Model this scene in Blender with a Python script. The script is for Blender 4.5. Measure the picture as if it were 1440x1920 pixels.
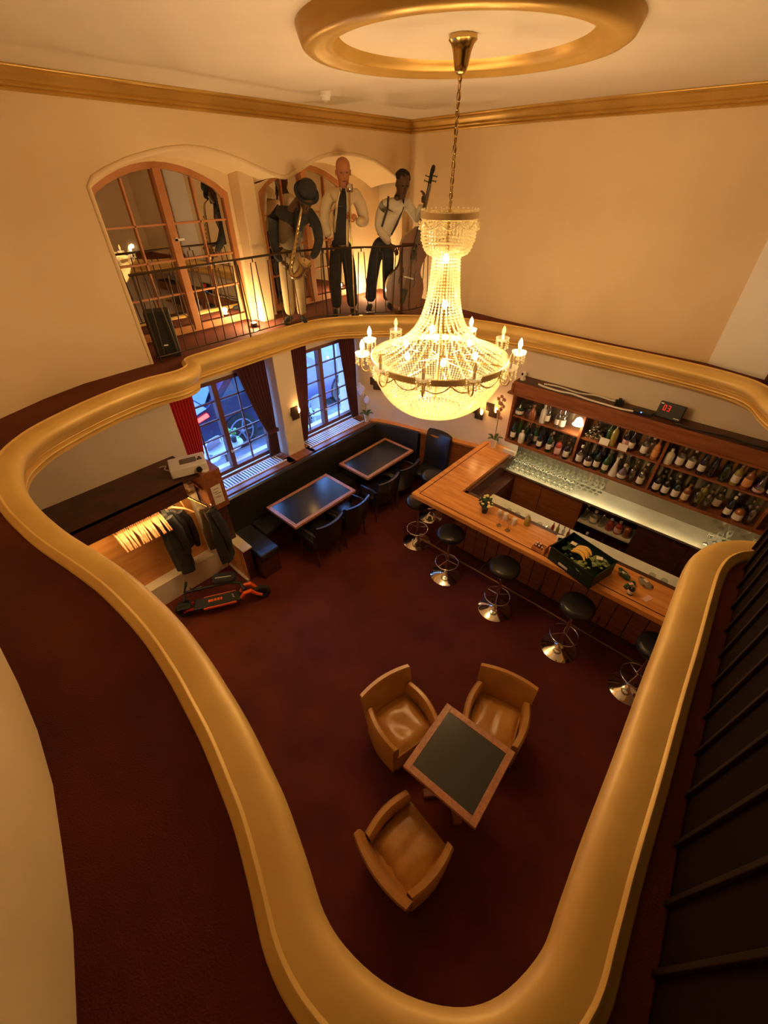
import bpy, bmesh, math, random
from mathutils import Vector, Matrix
from mathutils.geometry import tessellate_polygon
random.seed(7)
PI = math.pi
for o in list(bpy.data.objects):
    bpy.data.objects.remove(o)
SC = bpy.context.scene
COL = SC.collection

# ---------------------------------------------------------------- camera
cd = bpy.data.cameras.new('camera'); cam = bpy.data.objects.new('camera', cd); COL.objects.link(cam)
_p, _r, _y = math.radians(39.329), math.radians(-.4787), math.radians(-42.282)
_f = Vector((math.sin(_y)*math.cos(_p), math.cos(_y)*math.cos(_p), -math.sin(_p)))
_rt = Vector((math.cos(_y), -math.sin(_y), 0)); _up = _rt.cross(_f)
_r2 = _rt*math.cos(_r)+_up*math.sin(_r); _u2 = -_rt*math.sin(_r)+_up*math.cos(_r)
cam.matrix_world = Matrix(((_r2.x, _u2.x, -_f.x, 0), (_r2.y, _u2.y, -_f.y, 0), (_r2.z, _u2.z, -_f.z, 4.4), (0, 0, 0, 1)))
cd.sensor_fit = 'VERTICAL'; cd.sensor_height = 24; cd.lens = 781.35*24/1920
cd.clip_start = .02; cd.clip_end = 200
SC.camera = cam

# ---------------------------------------------------------------- world, daylight, exposure
w = bpy.data.worlds.new('world'); SC.world = w; w.use_nodes = True
nt = w.node_tree; bg = nt.nodes['Background']
tc = nt.nodes.new('ShaderNodeTexCoord'); sx = nt.nodes.new('ShaderNodeSeparateXYZ'); rmp = nt.nodes.new('ShaderNodeValToRGB')
nt.links.new(tc.outputs['Generated'], sx.inputs[0]); nt.links.new(sx.outputs['Z'], rmp.inputs[0])
rmp.color_ramp.elements[0].color = (.20, .44, 1.0, 1); rmp.color_ramp.elements[1].color = (.10, .27, .95, 1)
nt.links.new(rmp.outputs[0], bg.inputs[0]); bg.inputs[1].default_value = 27.0
def portal(loc, sy, sz):
    ld = bpy.data.lights.new('window_portal', 'AREA'); ld.shape = 'RECTANGLE'; ld.size = sz; ld.size_y = sy
    ld.cycles.is_portal = True
    o = bpy.data.objects.new('window_portal', ld); COL.objects.link(o)
    o.location = loc; o.rotation_euler = (0, -PI/2, 0)
portal((-5.5, 2.3, 1.75), 1.5, 1.5); portal((-5.5, 4.15, 1.75), 1.5, 1.5)
def lamp(name, loc, e, col, r=.03, parent=None, kind='POINT', **k):
    ld = bpy.data.lights.new(name, kind); ld.energy = e; ld.color = col
    if kind == 'POINT': ld.shadow_soft_size = r
    for a, b in k.items(): setattr(ld, a, b)
    o = bpy.data.objects.new(name, ld); COL.objects.link(o); o.location = loc
    if parent: o.parent = parent
    return o
WARM = (1, .63, .27)
CX, CY = -1.935, 2.797
SC.view_settings.view_transform = 'Standard'; SC.view_settings.look = 'None'
SC.view_settings.exposure = -0.12; SC.view_settings.gamma = 1; SC.view_settings.use_curve_mapping = False

# ---------------------------------------------------------------- materials
def principled(name, col, rough=.6, metal=0., **k):
    m = bpy.data.materials.new(name); m.use_nodes = True
    b = m.node_tree.nodes['Principled BSDF']
    b.inputs['Base Color'].default_value = (*col, 1); b.inputs['Roughness'].default_value = rough
    b.inputs['Metallic'].default_value = metal
    for a, v in k.items():
        b.inputs[a].default_value = v
    return m
def noisy(name, c1, c2, scale=4, rough=.6, metal=0., bump=0., bscale=None, stretch=None, detail=4, lo=.35, hi=.65, **k):
    m = principled(name, c1, rough, metal, **k); nt = m.node_tree; b = nt.nodes['Principled BSDF']
    tc = nt.nodes.new('ShaderNodeTexCoord'); mp = nt.nodes.new('ShaderNodeMapping'); n = nt.nodes.new('ShaderNodeTexNoise')
    geo = nt.nodes.new('ShaderNodeNewGeometry')
    nt.links.new(tc.outputs['Object'] if stretch else geo.outputs['Position'], mp.inputs[0]); nt.links.new(mp.outputs[0], n.inputs[0])
    if stretch: mp.inputs['Scale'].default_value = stretch
    n.inputs['Scale'].default_value = scale; n.inputs['Detail'].default_value = detail
    r = nt.nodes.new('ShaderNodeValToRGB'); r.color_ramp.elements[0].position = lo; r.color_ramp.elements[1].position = hi
    r.color_ramp.elements[0].color = (*c1, 1); r.color_ramp.elements[1].color = (*c2, 1)
    nt.links.new(n.outputs[0], r.inputs[0]); nt.links.new(r.outputs[0], b.inputs['Base Color'])
    if bump:
        bn = nt.nodes.new('ShaderNodeBump'); bn.inputs['Strength'].default_value = bump; bn.inputs['Distance'].default_value = .01
        n2 = n
        if bscale:
            n2 = nt.nodes.new('ShaderNodeTexNoise'); n2.inputs['Scale'].default_value = bscale; nt.links.new(mp.outputs[0], n2.inputs[0])
        nt.links.new(n2.outputs[0], bn.inputs['Height']); nt.links.new(bn.outputs[0], b.inputs['Normal'])
    return m
def emit(name, col, s):
    m = principled(name, (0, 0, 0), .5); b = m.node_tree.nodes['Principled BSDF']
    b.inputs['Emission Color'].default_value = (*col, 1); b.inputs['Emission Strength'].default_value = s
    return m
def thin_glass(name, tint=(1, 1, 1), refl=.08, rough=0.):
    m = bpy.data.materials.new(name); m.use_nodes = True; nt = m.node_tree; nt.nodes.clear()
    o = nt.nodes.new('ShaderNodeOutputMaterial'); mx = nt.nodes.new('ShaderNodeMixShader'); t = nt.nodes.new('ShaderNodeBsdfTransparent'); g = nt.nodes.new('ShaderNodeBsdfGlossy')
    t.inputs[0].default_value = (*tint, 1); g.inputs['Roughness'].default_value = rough
    mx.inputs[0].default_value = refl
    nt.links.new(t.outputs[0], mx.inputs[1]); nt.links.new(g.outputs[0], mx.inputs[2]); nt.links.new(mx.outputs[0], o.inputs[0])
    return m
def crystal(name, tint=(1, .95, .8), tr=.45, gl=.25):
    m = bpy.data.materials.new(name); m.use_nodes = True; nt = m.node_tree; nt.nodes.clear()
    o = nt.nodes.new('ShaderNodeOutputMaterial'); a = nt.nodes.new('ShaderNodeMixShader'); b = nt.nodes.new('ShaderNodeMixShader')
    t = nt.nodes.new('ShaderNodeBsdfTransparent'); g = nt.nodes.new('ShaderNodeBsdfGlossy'); d = nt.nodes.new('ShaderNodeBsdfTranslucent'); d2 = nt.nodes.new('ShaderNodeBsdfDiffuse'); c = nt.nodes.new('ShaderNodeMixShader')
    for n in (d, d2): n.inputs[0].default_value = (*tint, 1)
    g.inputs['Roughness'].default_value = .12; c.inputs[0].default_value = .35
    nt.links.new(d.outputs[0], c.inputs[1]); nt.links.new(d2.outputs[0], c.inputs[2])
    a.inputs[0].default_value = gl; nt.links.new(c.outputs[0], a.inputs[1]); nt.links.new(g.outputs[0], a.inputs[2])
    b.inputs[0].default_value = tr; nt.links.new(a.outputs[0], b.inputs[1]); nt.links.new(t.outputs[0], b.inputs[2]); nt.links.new(b.outputs[0], o.inputs[0])
    return m
M = {}
M['plaster'] = noisy('plaster', (.76, .58, .35), (.82, .65, .41), .8, .85, bump=.03, bscale=60)
M['ceil'] = noisy('ceiling_paint', (.72, .63, .53), (.77, .68, .58), .6, .9)
M['cream_low'] = noisy('cream_paint', (.76, .63, .47), (.82, .70, .54), .9, .85)
M['white_panel'] = noisy('white_paint', (.84, .80, .76), (.88, .85, .81), 1, .8)
M['gold'] = noisy('gold_paint', (.74, .49, .14), (.86, .60, .20), 2.2, .42, .12, bump=.08, bscale=14)
M['gold_dark'] = noisy('aged_gold_paint', (.52, .31, .07), (.66, .42, .11), 2.2, .34, .35, bump=.06, bscale=14)
M['carpet'] = noisy('carpet', (.085, .009, .003), (.135, .017, .005), 2.2, .95, bump=.5, bscale=180, **{'Sheen Weight': .12, 'Sheen Tint': (1, .25, .12, 1)})
M['carpet_up'] = noisy('gallery_carpet', (.072, .008, .003), (.11, .014, .005), 2.0, .95, bump=.5, bscale=180, **{'Sheen Weight': .12, 'Sheen Tint': (1, .3, .15, 1)})
M['wood_top'] = noisy('honey_wood', (.62, .24, .055), (.78, .36, .10), 2.5, .28, stretch=(1, 9, 9), bump=.02)
M['wood_mid'] = noisy('red_wood', (.22, .07, .025), (.32, .11, .04), 3, .35, stretch=(1, 8, 8))
M['wood_dark'] = noisy('dark_wood', (.055, .018, .010), (.10, .032, .016), 3, .45, stretch=(2, 2, 10))
M['wood_groove'] = principled('dark_inlay', (.09, .015, .008), .4)
M['wood_table'] = noisy('table_wood', (.40, .16, .07), (.52, .24, .11), 6, .35, stretch=(6, 6, 1))
M['wood_win'] = noisy('window_wood', (.42, .16, .05), (.52, .22, .08), 3, .45)
M['wood_winlow'] = principled('dark_window_wood', (.16, .06, .05), .5)
M['wood_orange'] = noisy('orange_wood', (.55, .22, .06), (.68, .30, .09), 2, .4, stretch=(1, 1, 8))  # even orange wood tone
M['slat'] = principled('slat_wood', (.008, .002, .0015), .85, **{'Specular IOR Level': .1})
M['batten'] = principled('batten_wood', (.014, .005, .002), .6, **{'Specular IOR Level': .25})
M['tabletop'] = principled('black_tabletop', (.022, .022, .018), .22)
M['leather'] = noisy('tan_leather', (.48, .22, .05), (.58, .29, .07), 5, .27, bump=.25, bscale=16)
M['black_leather'] = noisy('black_leather', (.016, .015, .017), (.024, .022, .026), 5, .30, bump=.08, bscale=30)
M['chrome'] = principled('chrome', (.75, .72, .66), .1, 1)
M['steel'] = noisy('steel_counter', (.50, .52, .46), (.62, .62, .54), 6, .3, .7)
M['white_counter'] = noisy('pale_counter', (.62, .60, .50), (.74, .72, .60), 5, .4)
M['iron'] = principled('wrought_iron', (.08, .05, .028), .45, .6)
M['bronze'] = principled('dull_bronze', (.22, .12, .06), .35, .8)
M['brass'] = principled('brass', (.55, .38, .14), .22, 1)
M['gilt'] = principled('gilt_frame', (.70, .56, .32), .35, .6)
M['bead'] = crystal('crystal_bead', (.97, .92, .68), .22, .14)
M['crystal_cup'] = crystal('crystal_cup', (1, .96, .86), .5, .35)
M['bulb'] = emit('lit_bulb', (1, .78, .42), 60)
M['bulb_off'] = principled('clear_bulb', (.85, .7, .4), .1, Alpha=.7)
M['amber'] = emit('amber_bulb', (1, .5, .12), 14)
M['bead_lamp'] = emit('shade_glow', (1, .8, .5), 16)
M['glass'] = thin_glass('window_glass', (1, 1, 1), .07)
M['mirror_glass'] = principled('night_window_glass', (.60, .56, .52), .02, 1.0)
M['black'] = principled('black_plastic', (.012, .012, .012), .45)
M['white'] = principled('white_plastic', (.78, .74, .68), .4)
M['paper'] = principled('paper', (.80, .74, .62), .7)
M['curtain'] = principled('burgundy_curtain', (.075, .007, .014), .85, **{'Sheen Weight': .3})
M['curtain_lit'] = principled('lit_red_curtain', (.58, .008, .02), .8, **{'Sheen Weight': .3})  # red light from outside put into the cloth colour
M['orange'] = principled('orange_metal', (.85, .12, .01), .35)
M['rubber'] = principled('rubber', (.02, .018, .016), .8)
M['red'] = principled('red_metal', (.45, .03, .02), .4)
M['cloth_dark'] = noisy('dark_cloth', (.02, .02, .022), (.035, .033, .035), 8, .9)
M['navy'] = noisy('navy_cloth', (.022, .026, .038), (.035, .04, .055), 8, .9)
M['cloth_white'] = noisy('white_cloth', (.62, .56, .46), (.72, .66, .54), 8, .85)
M['cloth_cream'] = noisy('cream_cloth', (.64, .52, .34), (.72, .60, .40), 8, .85)
M['cloth_khaki'] = noisy('khaki_cloth', (.42, .31, .17), (.50, .38, .22), 8, .9)
M['vest_grey'] = principled('grey_vest', (.16, .115, .075), .85)
M['skin_dark'] = principled('skin_dark', (.10, .048, .025), .5)
M['skin_light'] = principled('skin_light', (.50, .20, .09), .5)
M['hair'] = principled('dark_hair', (.018, .012, .010), .9)
M['bass_wood'] = noisy('bass_wood', (.13, .05, .025), (.20, .08, .04), 3, .3)
M['pot'] = principled('white_pot', (.75, .68, .58), .4)
M['leaf'] = principled('leaf', (.03, .07, .015), .5)
M['petal'] = principled('petal', (.80, .50, .45), .6)
M['petal_white'] = principled('white_petal', (.85, .78, .74), .5)
M['petal_rust'] = principled('rust_petal', (.50, .24, .14), .6)
M['petal_cream'] = principled('cream_petal', (.85, .75, .35), .6)
M['stemw'] = principled('stem', (.12, .08, .03), .6)
M['green_crate'] = principled('green_crate', (.008, .022, .014), .45)
M['banana'] = noisy('banana', (.80, .48, .08), (.86, .60, .16), 12, .5)
M['lettuce'] = noisy('lettuce', (.10, .17, .03), (.30, .36, .14), 20, .6)
M['film'] = crystal('plastic_film', (.8, .85, .7), .5, .35)
M['lemon'] = principled('lemon', (.8, .6, .08), .4)
M['car'] = principled('car_paint', (.05, .04, .09), .2, .4)
M['car2'] = principled('silver_car_paint', (.35, .38, .45), .25, .4)
M['rim_grey'] = principled('rim_grey', (.22, .22, .28), .4, .3)
M['car_glass'] = principled('car_glass', (.06, .09, .14), .05)
M['tail'] = emit('tail_light', (1, .03, .03), 14)
M['pavement'] = noisy('pavement', (.38, .40, .44), (.52, .54, .58), 5, .8)
M['road'] = noisy('road', (.16, .17, .2), (.22, .23, .27), 5, .85)
M['house'] = noisy('facade', (.3, .3, .33), (.4, .4, .43), 1, .9)
M['bluechair'] = principled('bistro_chair', (.45, .47, .6), .4)
M['led_red'] = emit('red_digits', (1, .02, .01), 1.6)
M['led_blue'] = emit('blue_led', (.1, .3, 1), 6)
M['strip'] = emit('light_strip', (1, .72, .28), 14)
M['mirror'] = principled('back_mirror', (.34, .30, .24), .15, .8)
M['horn'] = principled('sax_brass', (.55, .42, .22), .22, .9)

# ---------------------------------------------------------------- mesh helpers
class MB:
    def __init__(s): s.b = bmesh.new()
    def _x(s, vs, mat):
        if mat is not None: bmesh.ops.transform(s.b, matrix=mat, verts=vs)
        return s
    def box(s, x0, x1, y0, y1, z0, z1, mat=None, bev=0):
        vs = [s.b.verts.new((x, y, z)) for x in (x0, x1) for y in (y0, y1) for z in (z0, z1)]
        fs = [s.b.faces.new([vs[i] for i in f]) for f in ((0, 1, 3, 2), (4, 6, 7, 5), (0, 4, 5, 1), (2, 3, 7, 6), (0, 2, 6, 4), (1, 5, 7, 3))]
        if bev:
            es = list({e for f in fs for e in f.edges})
            r = bmesh.ops.bevel(s.b, geom=es, offset=bev, segments=2, affect='EDGES', profile=.5)
            vs = list({v for f in r['faces'] for v in f.verts} | {v for v in vs if v.is_valid})
        return s._x(vs, mat)
    def lathe(s, prof, n=16, c=(0, 0, 0), mat=None, cap=True):
        rings = []
        for r, z in prof:
            if r < 1e-5: rings.append([s.b.verts.new((c[0], c[1], c[2]+z))])
            else: rings.append([s.b.verts.new((c[0]+r*math.cos(2*PI*i/n), c[1]+r*math.sin(2*PI*i/n), c[2]+z)) for i in range(n)])
        for a, b in zip(rings, rings[1:]):
            for i in range(n):
                j = (i+1) % n
                if len(a) == 1 and len(b) == 1: continue
                if len(a) == 1: f = (a[0], b[j], b[i])
                elif len(b) == 1: f = (a[i], a[j], b[0])
                else: f = (a[i], a[j], b[j], b[i])
                s.b.faces.new(f)
        if cap:
            for q in (rings[0][::-1], rings[-1]):
                if len(q) > 2: s.b.faces.new(q)
        return s._x([v for q in rings for v in q], mat)
    def cyl(s, p, q, r, r2=None, n=10):
        return s.tube([p, q], [r, r if r2 is None else r2], n)
    def tube(s, pts, r, n=8, closed=False, flat=1.):
        pts = [Vector(p) for p in pts]; N = len(pts)
        rr = r if isinstance(r, (list, tuple)) else [r]*N
        rings = []; up = None
        for i, p in enumerate(pts):
            if closed: t = (pts[(i+1) % N]-pts[i-1])
            else: t = pts[min(i+1, N-1)]-pts[max(i-1, 0)]
            t.normalize()
            if up is None: up = Vector((0, 0, 1)) if abs(t.z) < .9 else Vector((1, 0, 0))
            a = t.cross(up)
            if a.length < 1e-4: a = t.cross(Vector((0, 1, 0)))
            a.normalize(); b = a.cross(t).normalized(); up = b
            rings.append([s.b.verts.new(p+(a*math.cos(2*PI*k/n)+b*math.sin(2*PI*k/n)*flat)*rr[i]) for k in range(n)])
        R = list(zip(rings, rings[1:]+rings[:1])) if closed else list(zip(rings, rings[1:]))
        for A, B in R:
            for k in range(n):
                j = (k+1) % n; s.b.faces.new((A[k], A[j], B[j], B[k]))
        if not closed:
            s.b.faces.new(rings[0][::-1]); s.b.faces.new(rings[-1])
        return s
    def prism(s, poly, h, mat=None, z0=0):
        a = [s.b.verts.new((x, y, z0)) for x, y in poly]; b = [s.b.verts.new((x, y, z0+h)) for x, y in poly]
        n = len(poly)
        for i in range(n): s.b.faces.new((a[i], a[(i+1) % n], b[(i+1) % n], b[i]))
        if n > 4:
            for tr in tessellate_polygon([[Vector((x, y, 0)) for x, y in poly]]):
                s.b.faces.new([a[i] for i in tr]); s.b.faces.new([b[i] for i in tr[::-1]])
        else: s.b.faces.new(a[::-1]); s.b.faces.new(b)
        return s._x(a+b, mat)
    def ball(s, c, r, n=10, m=6, sc=(1, 1, 1), mat=None):
        prof = [(math.sin(PI*i/m)*r, -math.cos(PI*i/m)*r) for i in range(m+1)]
        prof[0] = (0, -r); prof[-1] = (0, r)
        T = Matrix.Translation(c) @ Matrix.Diagonal((*sc, 1))
        if mat is not None: T = mat @ T
        return s.lathe(prof, n, mat=T, cap=False)
    def build(s, name, m, parent=None, smooth=None, kind=None, loc=None):
        bmesh.ops.recalc_face_normals(s.b, faces=s.b.faces)
        me = bpy.data.meshes.new(name); s.b.to_mesh(me); s.b.free()
        o = bpy.data.objects.new(name, me); COL.objects.link(o)
        me.materials.append(M[m] if isinstance(m, str) else m)
        if smooth is not None:
            for p in me.polygons: p.use_smooth = True
            if smooth:
                me.set_sharp_from_angle(angle=math.radians(smooth))
        if parent is not None: o.parent = parent
        if kind: o['kind'] = kind
        if loc: o.location = loc
        return o
def mesh(name, me, parent=None, loc=None, rot=None):
    o = bpy.data.objects.new(name, me); COL.objects.link(o)
    if parent is not None: o.parent = parent
    if loc: o.location = loc
    if rot: o.rotation_euler = rot
    return o
def tag(o, label, cat, group=None, kind=None):
    o['label'] = label; o['category'] = cat
    if group: o['group'] = group
    if kind: o['kind'] = kind
    return o
def empty(name, loc=(0, 0, 0), rz=0, label=None, cat=None, group=None):
    o = bpy.data.objects.new(name, None); COL.objects.link(o); o.location = loc; o.rotation_euler = (0, 0, rz)
    o.empty_display_size = .1
    if label: tag(o, label, cat, group)
    return o
def copy_tree(o, parent=None):
    c = o.copy(); COL.objects.link(c); c.parent = parent
    for ch in list(o.children): copy_tree(ch, c)
    return c
def clone(o, loc, rz=None, label=None):
    c = copy_tree(o); c.location = loc
    if rz is not None: c.rotation_euler = (0, 0, rz)
    if label: c['label'] = label
    return c
def struct(o): o['kind'] = 'structure'; return o
def cat_rom(P, n=6, closed=False):
    P = [Vector(p) for p in P]; N = len(P); out = []
    for i in range(N if closed else N-1):
        p0 = P[(i-1) % N] if closed or i > 0 else P[0]; p1 = P[i]; p2 = P[(i+1) % N]; p3 = P[(i+2) % N] if closed or i+2 < N else P[-1]
        for k in range(n):
            t = k/n
            out.append(.5*((2*p1)+(p2-p0)*t+(2*p0-5*p1+4*p2-p3)*t*t+(3*p1-p0-3*p2+p3)*t**3))
    if not closed: out.append(P[-1])
    return out
def sweep(path, prof, z, closed=False):
    """path of 2D points, profile (s to the left of travel, dz)"""
    b = MB(); N = len(path); rings = []
    for i, p in enumerate(path):
        a = path[i-1] if (closed or i > 0) else path[0]; c = path[(i+1) % N] if (closed or i < N-1) else path[-1]
        t = Vector((c[0]-a[0], c[1]-a[1])).normalized(); nrm = Vector((-t.y, t.x))
        rings.append([b.b.verts.new((p[0]+nrm.x*s, p[1]+nrm.y*s, z+dz)) for s, dz in prof])
    R = list(zip(rings, rings[1:]+rings[:1])) if closed else list(zip(rings, rings[1:]))
    for A, B in R:
        for k in range(len(prof)-1): b.b.faces.new((A[k], A[k+1], B[k+1], B[k]))
    return b
def wall_poly(name, pts, z0, z1, th, m, smooth=40):
    """vertical wall along a polyline, thickness to the right of travel"""
    b = MB(); N = len(pts); rings = []
    for i, p in enumerate(pts):
        a = pts[max(i-1, 0)]; c = pts[min(i+1, N-1)]
        t = Vector((c[0]-a[0], c[1]-a[1])).normalized(); n = Vector((t.y, -t.x))
        q = (p[0]+n.x*th, p[1]+n.y*th)
        rings.append([b.b.verts.new(v) for v in ((p[0], p[1], z0), (p[0], p[1], z1), (q[0], q[1], z1), (q[0], q[1], z0))])
    for A, B in zip(rings, rings[1:]):
        for k in range(4): b.b.faces.new((A[k], A[(k+1) % 4], B[(k+1) % 4], B[k]))
    b.b.faces.new(rings[0]); b.b.faces.new(rings[-1][::-1])
    return struct(b.build(name, m, smooth=smooth))

# ================================================================= STRUCTURE
GZ, CZ, CW = 2.8, 4.916, 5.14
def slope_ceiling(o):
    for v in o.data.vertices: v.co.z += .018*(5.97-v.co.y)
    return o
struct(MB().box(-5.05, 2.2, -1.2, 5.9, -.1, 0).build('floor', 'carpet'))
# ring shaped gallery floor
RIDGE = [(-3.07, -.11), (-2.6, -.07), (-2.16, .01), (-1.89, .05), (-1.55, .07), (-1.27, .06), (-1.07, .04), (-.91, .02), (-.75, -.01), (-.61, -.04), (-.45, -.09), (-.3, -.14), (-.16, -.15), (0, -.12), (.15, -.05), (.27, .05), (.35, .18), (.395, .35),
         (.39, .51), (.38, .69), (.37, .99), (.355, 1.33), (.345, 1.63), (.33, 1.95), (.325, 2.2), (.36, 2.36), (.45, 2.46), (.6, 2.52), (.85, 2.7), (1.0, 3.1), (1.02, 3.8), (.9, 4.3), (.66, 4.56), (.42, 4.70), (.30, 4.88), (.19, 5.11), (-.01, 5.27), (-.4, 5.36), (-.9, 5.39), (-1.4, 5.39), (-2.01, 5.40), (-2.6, 5.39), (-3.1, 5.31), (-3.51, 5.17),
         (-4.0, 4.86), (-4.40, 4.46), (-4.68, 4.11), (-4.81, 3.7), (-4.79, 3.06), (-4.75, 2.4), (-4.73, 2.02), (-4.65, 1.88), (-4.49, 1.82), (-4.43, 1.68), (-4.46, 1.33), (-4.36, .86), (-4.18, .42), (-4.02, .19), (-3.80, .02), (-3.45, -.08)]
ring = [(v[0], v[1]) for v in cat_rom([(x, y, 0) for x, y in RIDGE], 4, True)]
def fill_ring(name, outer, inner, z0, z1, m):
    b = bmesh.new(); faces = []
    for z in (z0, z1):
        es = []
        for loop in (outer, inner):
            vs = [b.verts.new((x, y, z)) for x, y in loop]
            es += [b.edges.new((vs[i], vs[(i+1) % len(vs)])) for i in range(len(vs))]
        bmesh.ops.triangle_fill(b, edges=es, use_beauty=True)
    mb = MB(); mb.b.free(); mb.b = b
    return mb.build(name, m)
outer = [(-6.2, -1.2), (2.2, -1.2), (2.2, 6.3), (-6.2, 6.3)]
struct(fill_ring('floor', outer, ring, GZ-.001, GZ, 'carpet_up'))
struct(fill_ring('ceiling', outer, ring, GZ-.245, GZ-.24, 'cream_low'))
prof = [(-.003, -.03), (.0, .010), (.006, .020), (.024, .030), (.028, .037), (.034, .041), (.040, .038), (.045, .031), (.07, .030), (.11, .027), (.142, .016), (.160, -.006), (.168, -.034), (.162, -.062), (.138, -.09), (.115, -.12), (.104, -.15), (.084, -.158), (.074, -.164),
        (.076, -.170), (.098, -.173), (.115, -.182), (.117, -.193), (.100, -.203), (.074, -.206), (.070, -.214), (.092, -.217), (.106, -.226), (.104, -.238), (.084, -.243), (.0, -.245)]
k = struct(sweep(ring, prof, GZ, True).build('trim_1', 'gold', smooth=50))
for v in k.data.vertices:            # the moulding is shallower along the bar side
    if v.co.y > 4.6 and GZ-.2445 < v.co.z < GZ:
        t = max(0, min(1, (v.co.x+3.5)/1.3)); v.co.z = GZ+(v.co.z-GZ)*(1-.22*t)
# lower walls
for bx_ in ((-6.25, 2.25, 6.28, 6.34), (-6.25, 2.25, -1.24, -1.18)): struct(MB().box(bx_[0], bx_[1], bx_[2], bx_[3], 2.45, GZ+.02).build('wall_back' if bx_[2] > 0 else 'wall_front', 'house'))  # unseen rim strips, added to keep sky light out of the slab
for x_ in (-6.24, 2.16): struct(MB().box(x_, x_+.06, -1.2, 6.3, 2.45, GZ+.02).build('wall_left' if x_ < 0 else 'wall_right', 'house'))  # unseen end strips, added against the same light leak
struct(MB().box(-5.4, -4.88, -1.2, 1.69, 0, 2.56).build('wall_left', 'cream_low'))
struct(MB().box(-5.4, -4.8, 3.12, 3.43, 0, 2.56, bev=.008).build('wall_left', 'cream_low'))
struct(MB().box(-5.4, -5.06, 1.69, 4.9, 0, .98).build('wall_left', 'cream_low'))
struct(MB().box(-5.4, -5.06, 1.69, 4.9, 2.36, 2.56).build('wall_left', 'cream_low'))
lowback = [(-5.4, 4.78), (-4.98, 4.80), (-4.8, 4.84), (-4.55, 4.98), (-4.2, 5.08), (-3.7, 5.18), (-3.1, 5.28), (-2.6, 5.40), (-2.3, 5.48), (0, 5.5), (2.2, 5.5)]
wall_poly('wall_back', lowback[::-1], 0, 2.56, .3, 'cream_low')
struct(MB().box(2.0, 2.2, -1.2, 6.3, 0, 5.1).build('wall_right', 'plaster'))
struct(MB().box(-5.4, 2.2, -1.3, -1.1, 0, 2.56).build('wall_front', 'cream_low'))
# upper curved walls
nearwall = [(-4.88, 1.66), (-4.865, 1.3), (-4.85, .97), (-4.74, .59), (-4.57, .22), (-4.3, -.08), (-3.9, -.27), (-3.3, -.35), (-2.6, -.37), (-1.94, -.36), (-1.69, -.355), (-1.42, -.36), (-1.18, -.38), (-.95, -.42), (-.74, -.46), (-.56, -.51), (-.2, -.62), (.4, -.75), (2.1, -.8)]
wall_poly('wall_front', nearwall[::-1][:], GZ, CW, -.25, 'plaster')
# note: wall thickness lies behind the plaster
upback = [(-6.0, 6.02), (-4.88, 5.97), (-4.3, 5.86), (-3.6, 5.74), (-2.9, 5.64), (-2.14, 5.585), (-1.3, 5.57), (-.39, 5.56)]
wall_poly('wall_back', upback[::-1], GZ, CW, .25, 'plaster')
wall_poly('wall_back', [(.13, 5.40), (-.41, 5.556)], GZ, CW, .3, 'white_panel', None)
wall_poly('wall_back', [(2.1, 5.4), (.16, 5.5)], GZ, CW, .3, 'plaster', None)
t = empty('wood_post', (.16, 5.34, GZ), 0, 'dark wooden post beside the white wall panel at the right edge', 'post')
MB().box(-.035, .035, -.035, .035, 0, CW-GZ, bev=.005).build('post_shaft', 'wood_dark', t)
MB().box(-.06, .06, -.06, .06, 0, .1, bev=.005).build('post_foot', 'wood_dark', t)
# ceiling with the recessed medallion
b = MB(); NN = 64
rr = [(.905, CZ+.09), (.885, CZ+.03), (.87, CZ-.005), (.845, CZ-.02), (.80, CZ-.02), (.765, CZ-.005), (.735, CZ+.0), (.715, CZ-.004), (.70, CZ+.004), (.69, CZ+.03), (.675, CZ+.05)]
crc = [(CX+.88*math.cos(2*PI*i/NN), CY+.88*math.sin(2*PI*i/NN)) for i in range(NN)]
slope_ceiling(struct(fill_ring('ceiling', outer, crc, CZ, CZ+.002, 'ceil')))
struct(MB().box(-6.3, 2.3, -1.3, 6.4, CW+.01, CW+.15).build('ceiling', 'ceil'))  # unseen outer roof, added to shut out sky light
b = MB(); b.lathe([(0, CZ+.05), (.68, CZ+.05)], NN, (CX, CY, 0), cap=False); struct(b.build('ceiling', 'ceil'))
b = MB(); b.lathe(rr, NN, (CX, CY, 0), cap=False); struct(b.build('trim_2', 'gold_dark', smooth=50))
# cornice
corn = [(0, -.135), (.014, -.134), (.020, -.124), (.014, -.114), (.008, -.110), (.022, -.105), (.030, -.096), (.026, -.084), (.020, -.080), (.040, -.066), (.052, -.05), (.072, -.034), (.092, -.030), (.088, -.022), (.104, -.018), (.110, -.008), (.108, 0)]
cpath = cat_rom([(x, y, 0) for x, y in upback[1:]], 3)[::-1]
slope_ceiling(struct(sweep([(v.x, v.y) for v in cpath]+[(-4.88, 5.97-.25*i) for i in range(0, 17)]+[(p.x, p.y) for p in cat_rom([(x, y, 0) for x, y in nearwall], 3)], corn, CZ, False).build('trim_3', 'gold_dark', smooth=60)))
cp2 = cat_rom([(x, y, 0) for x, y in nearwall], 3)
slope_ceiling(struct(sweep([(2.0, 5.40), (.13, 5.40), (-.385, 5.545), (-.45, 5.56)], corn, CZ, False).build('trim_3', 'gold_dark', smooth=60)))
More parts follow.
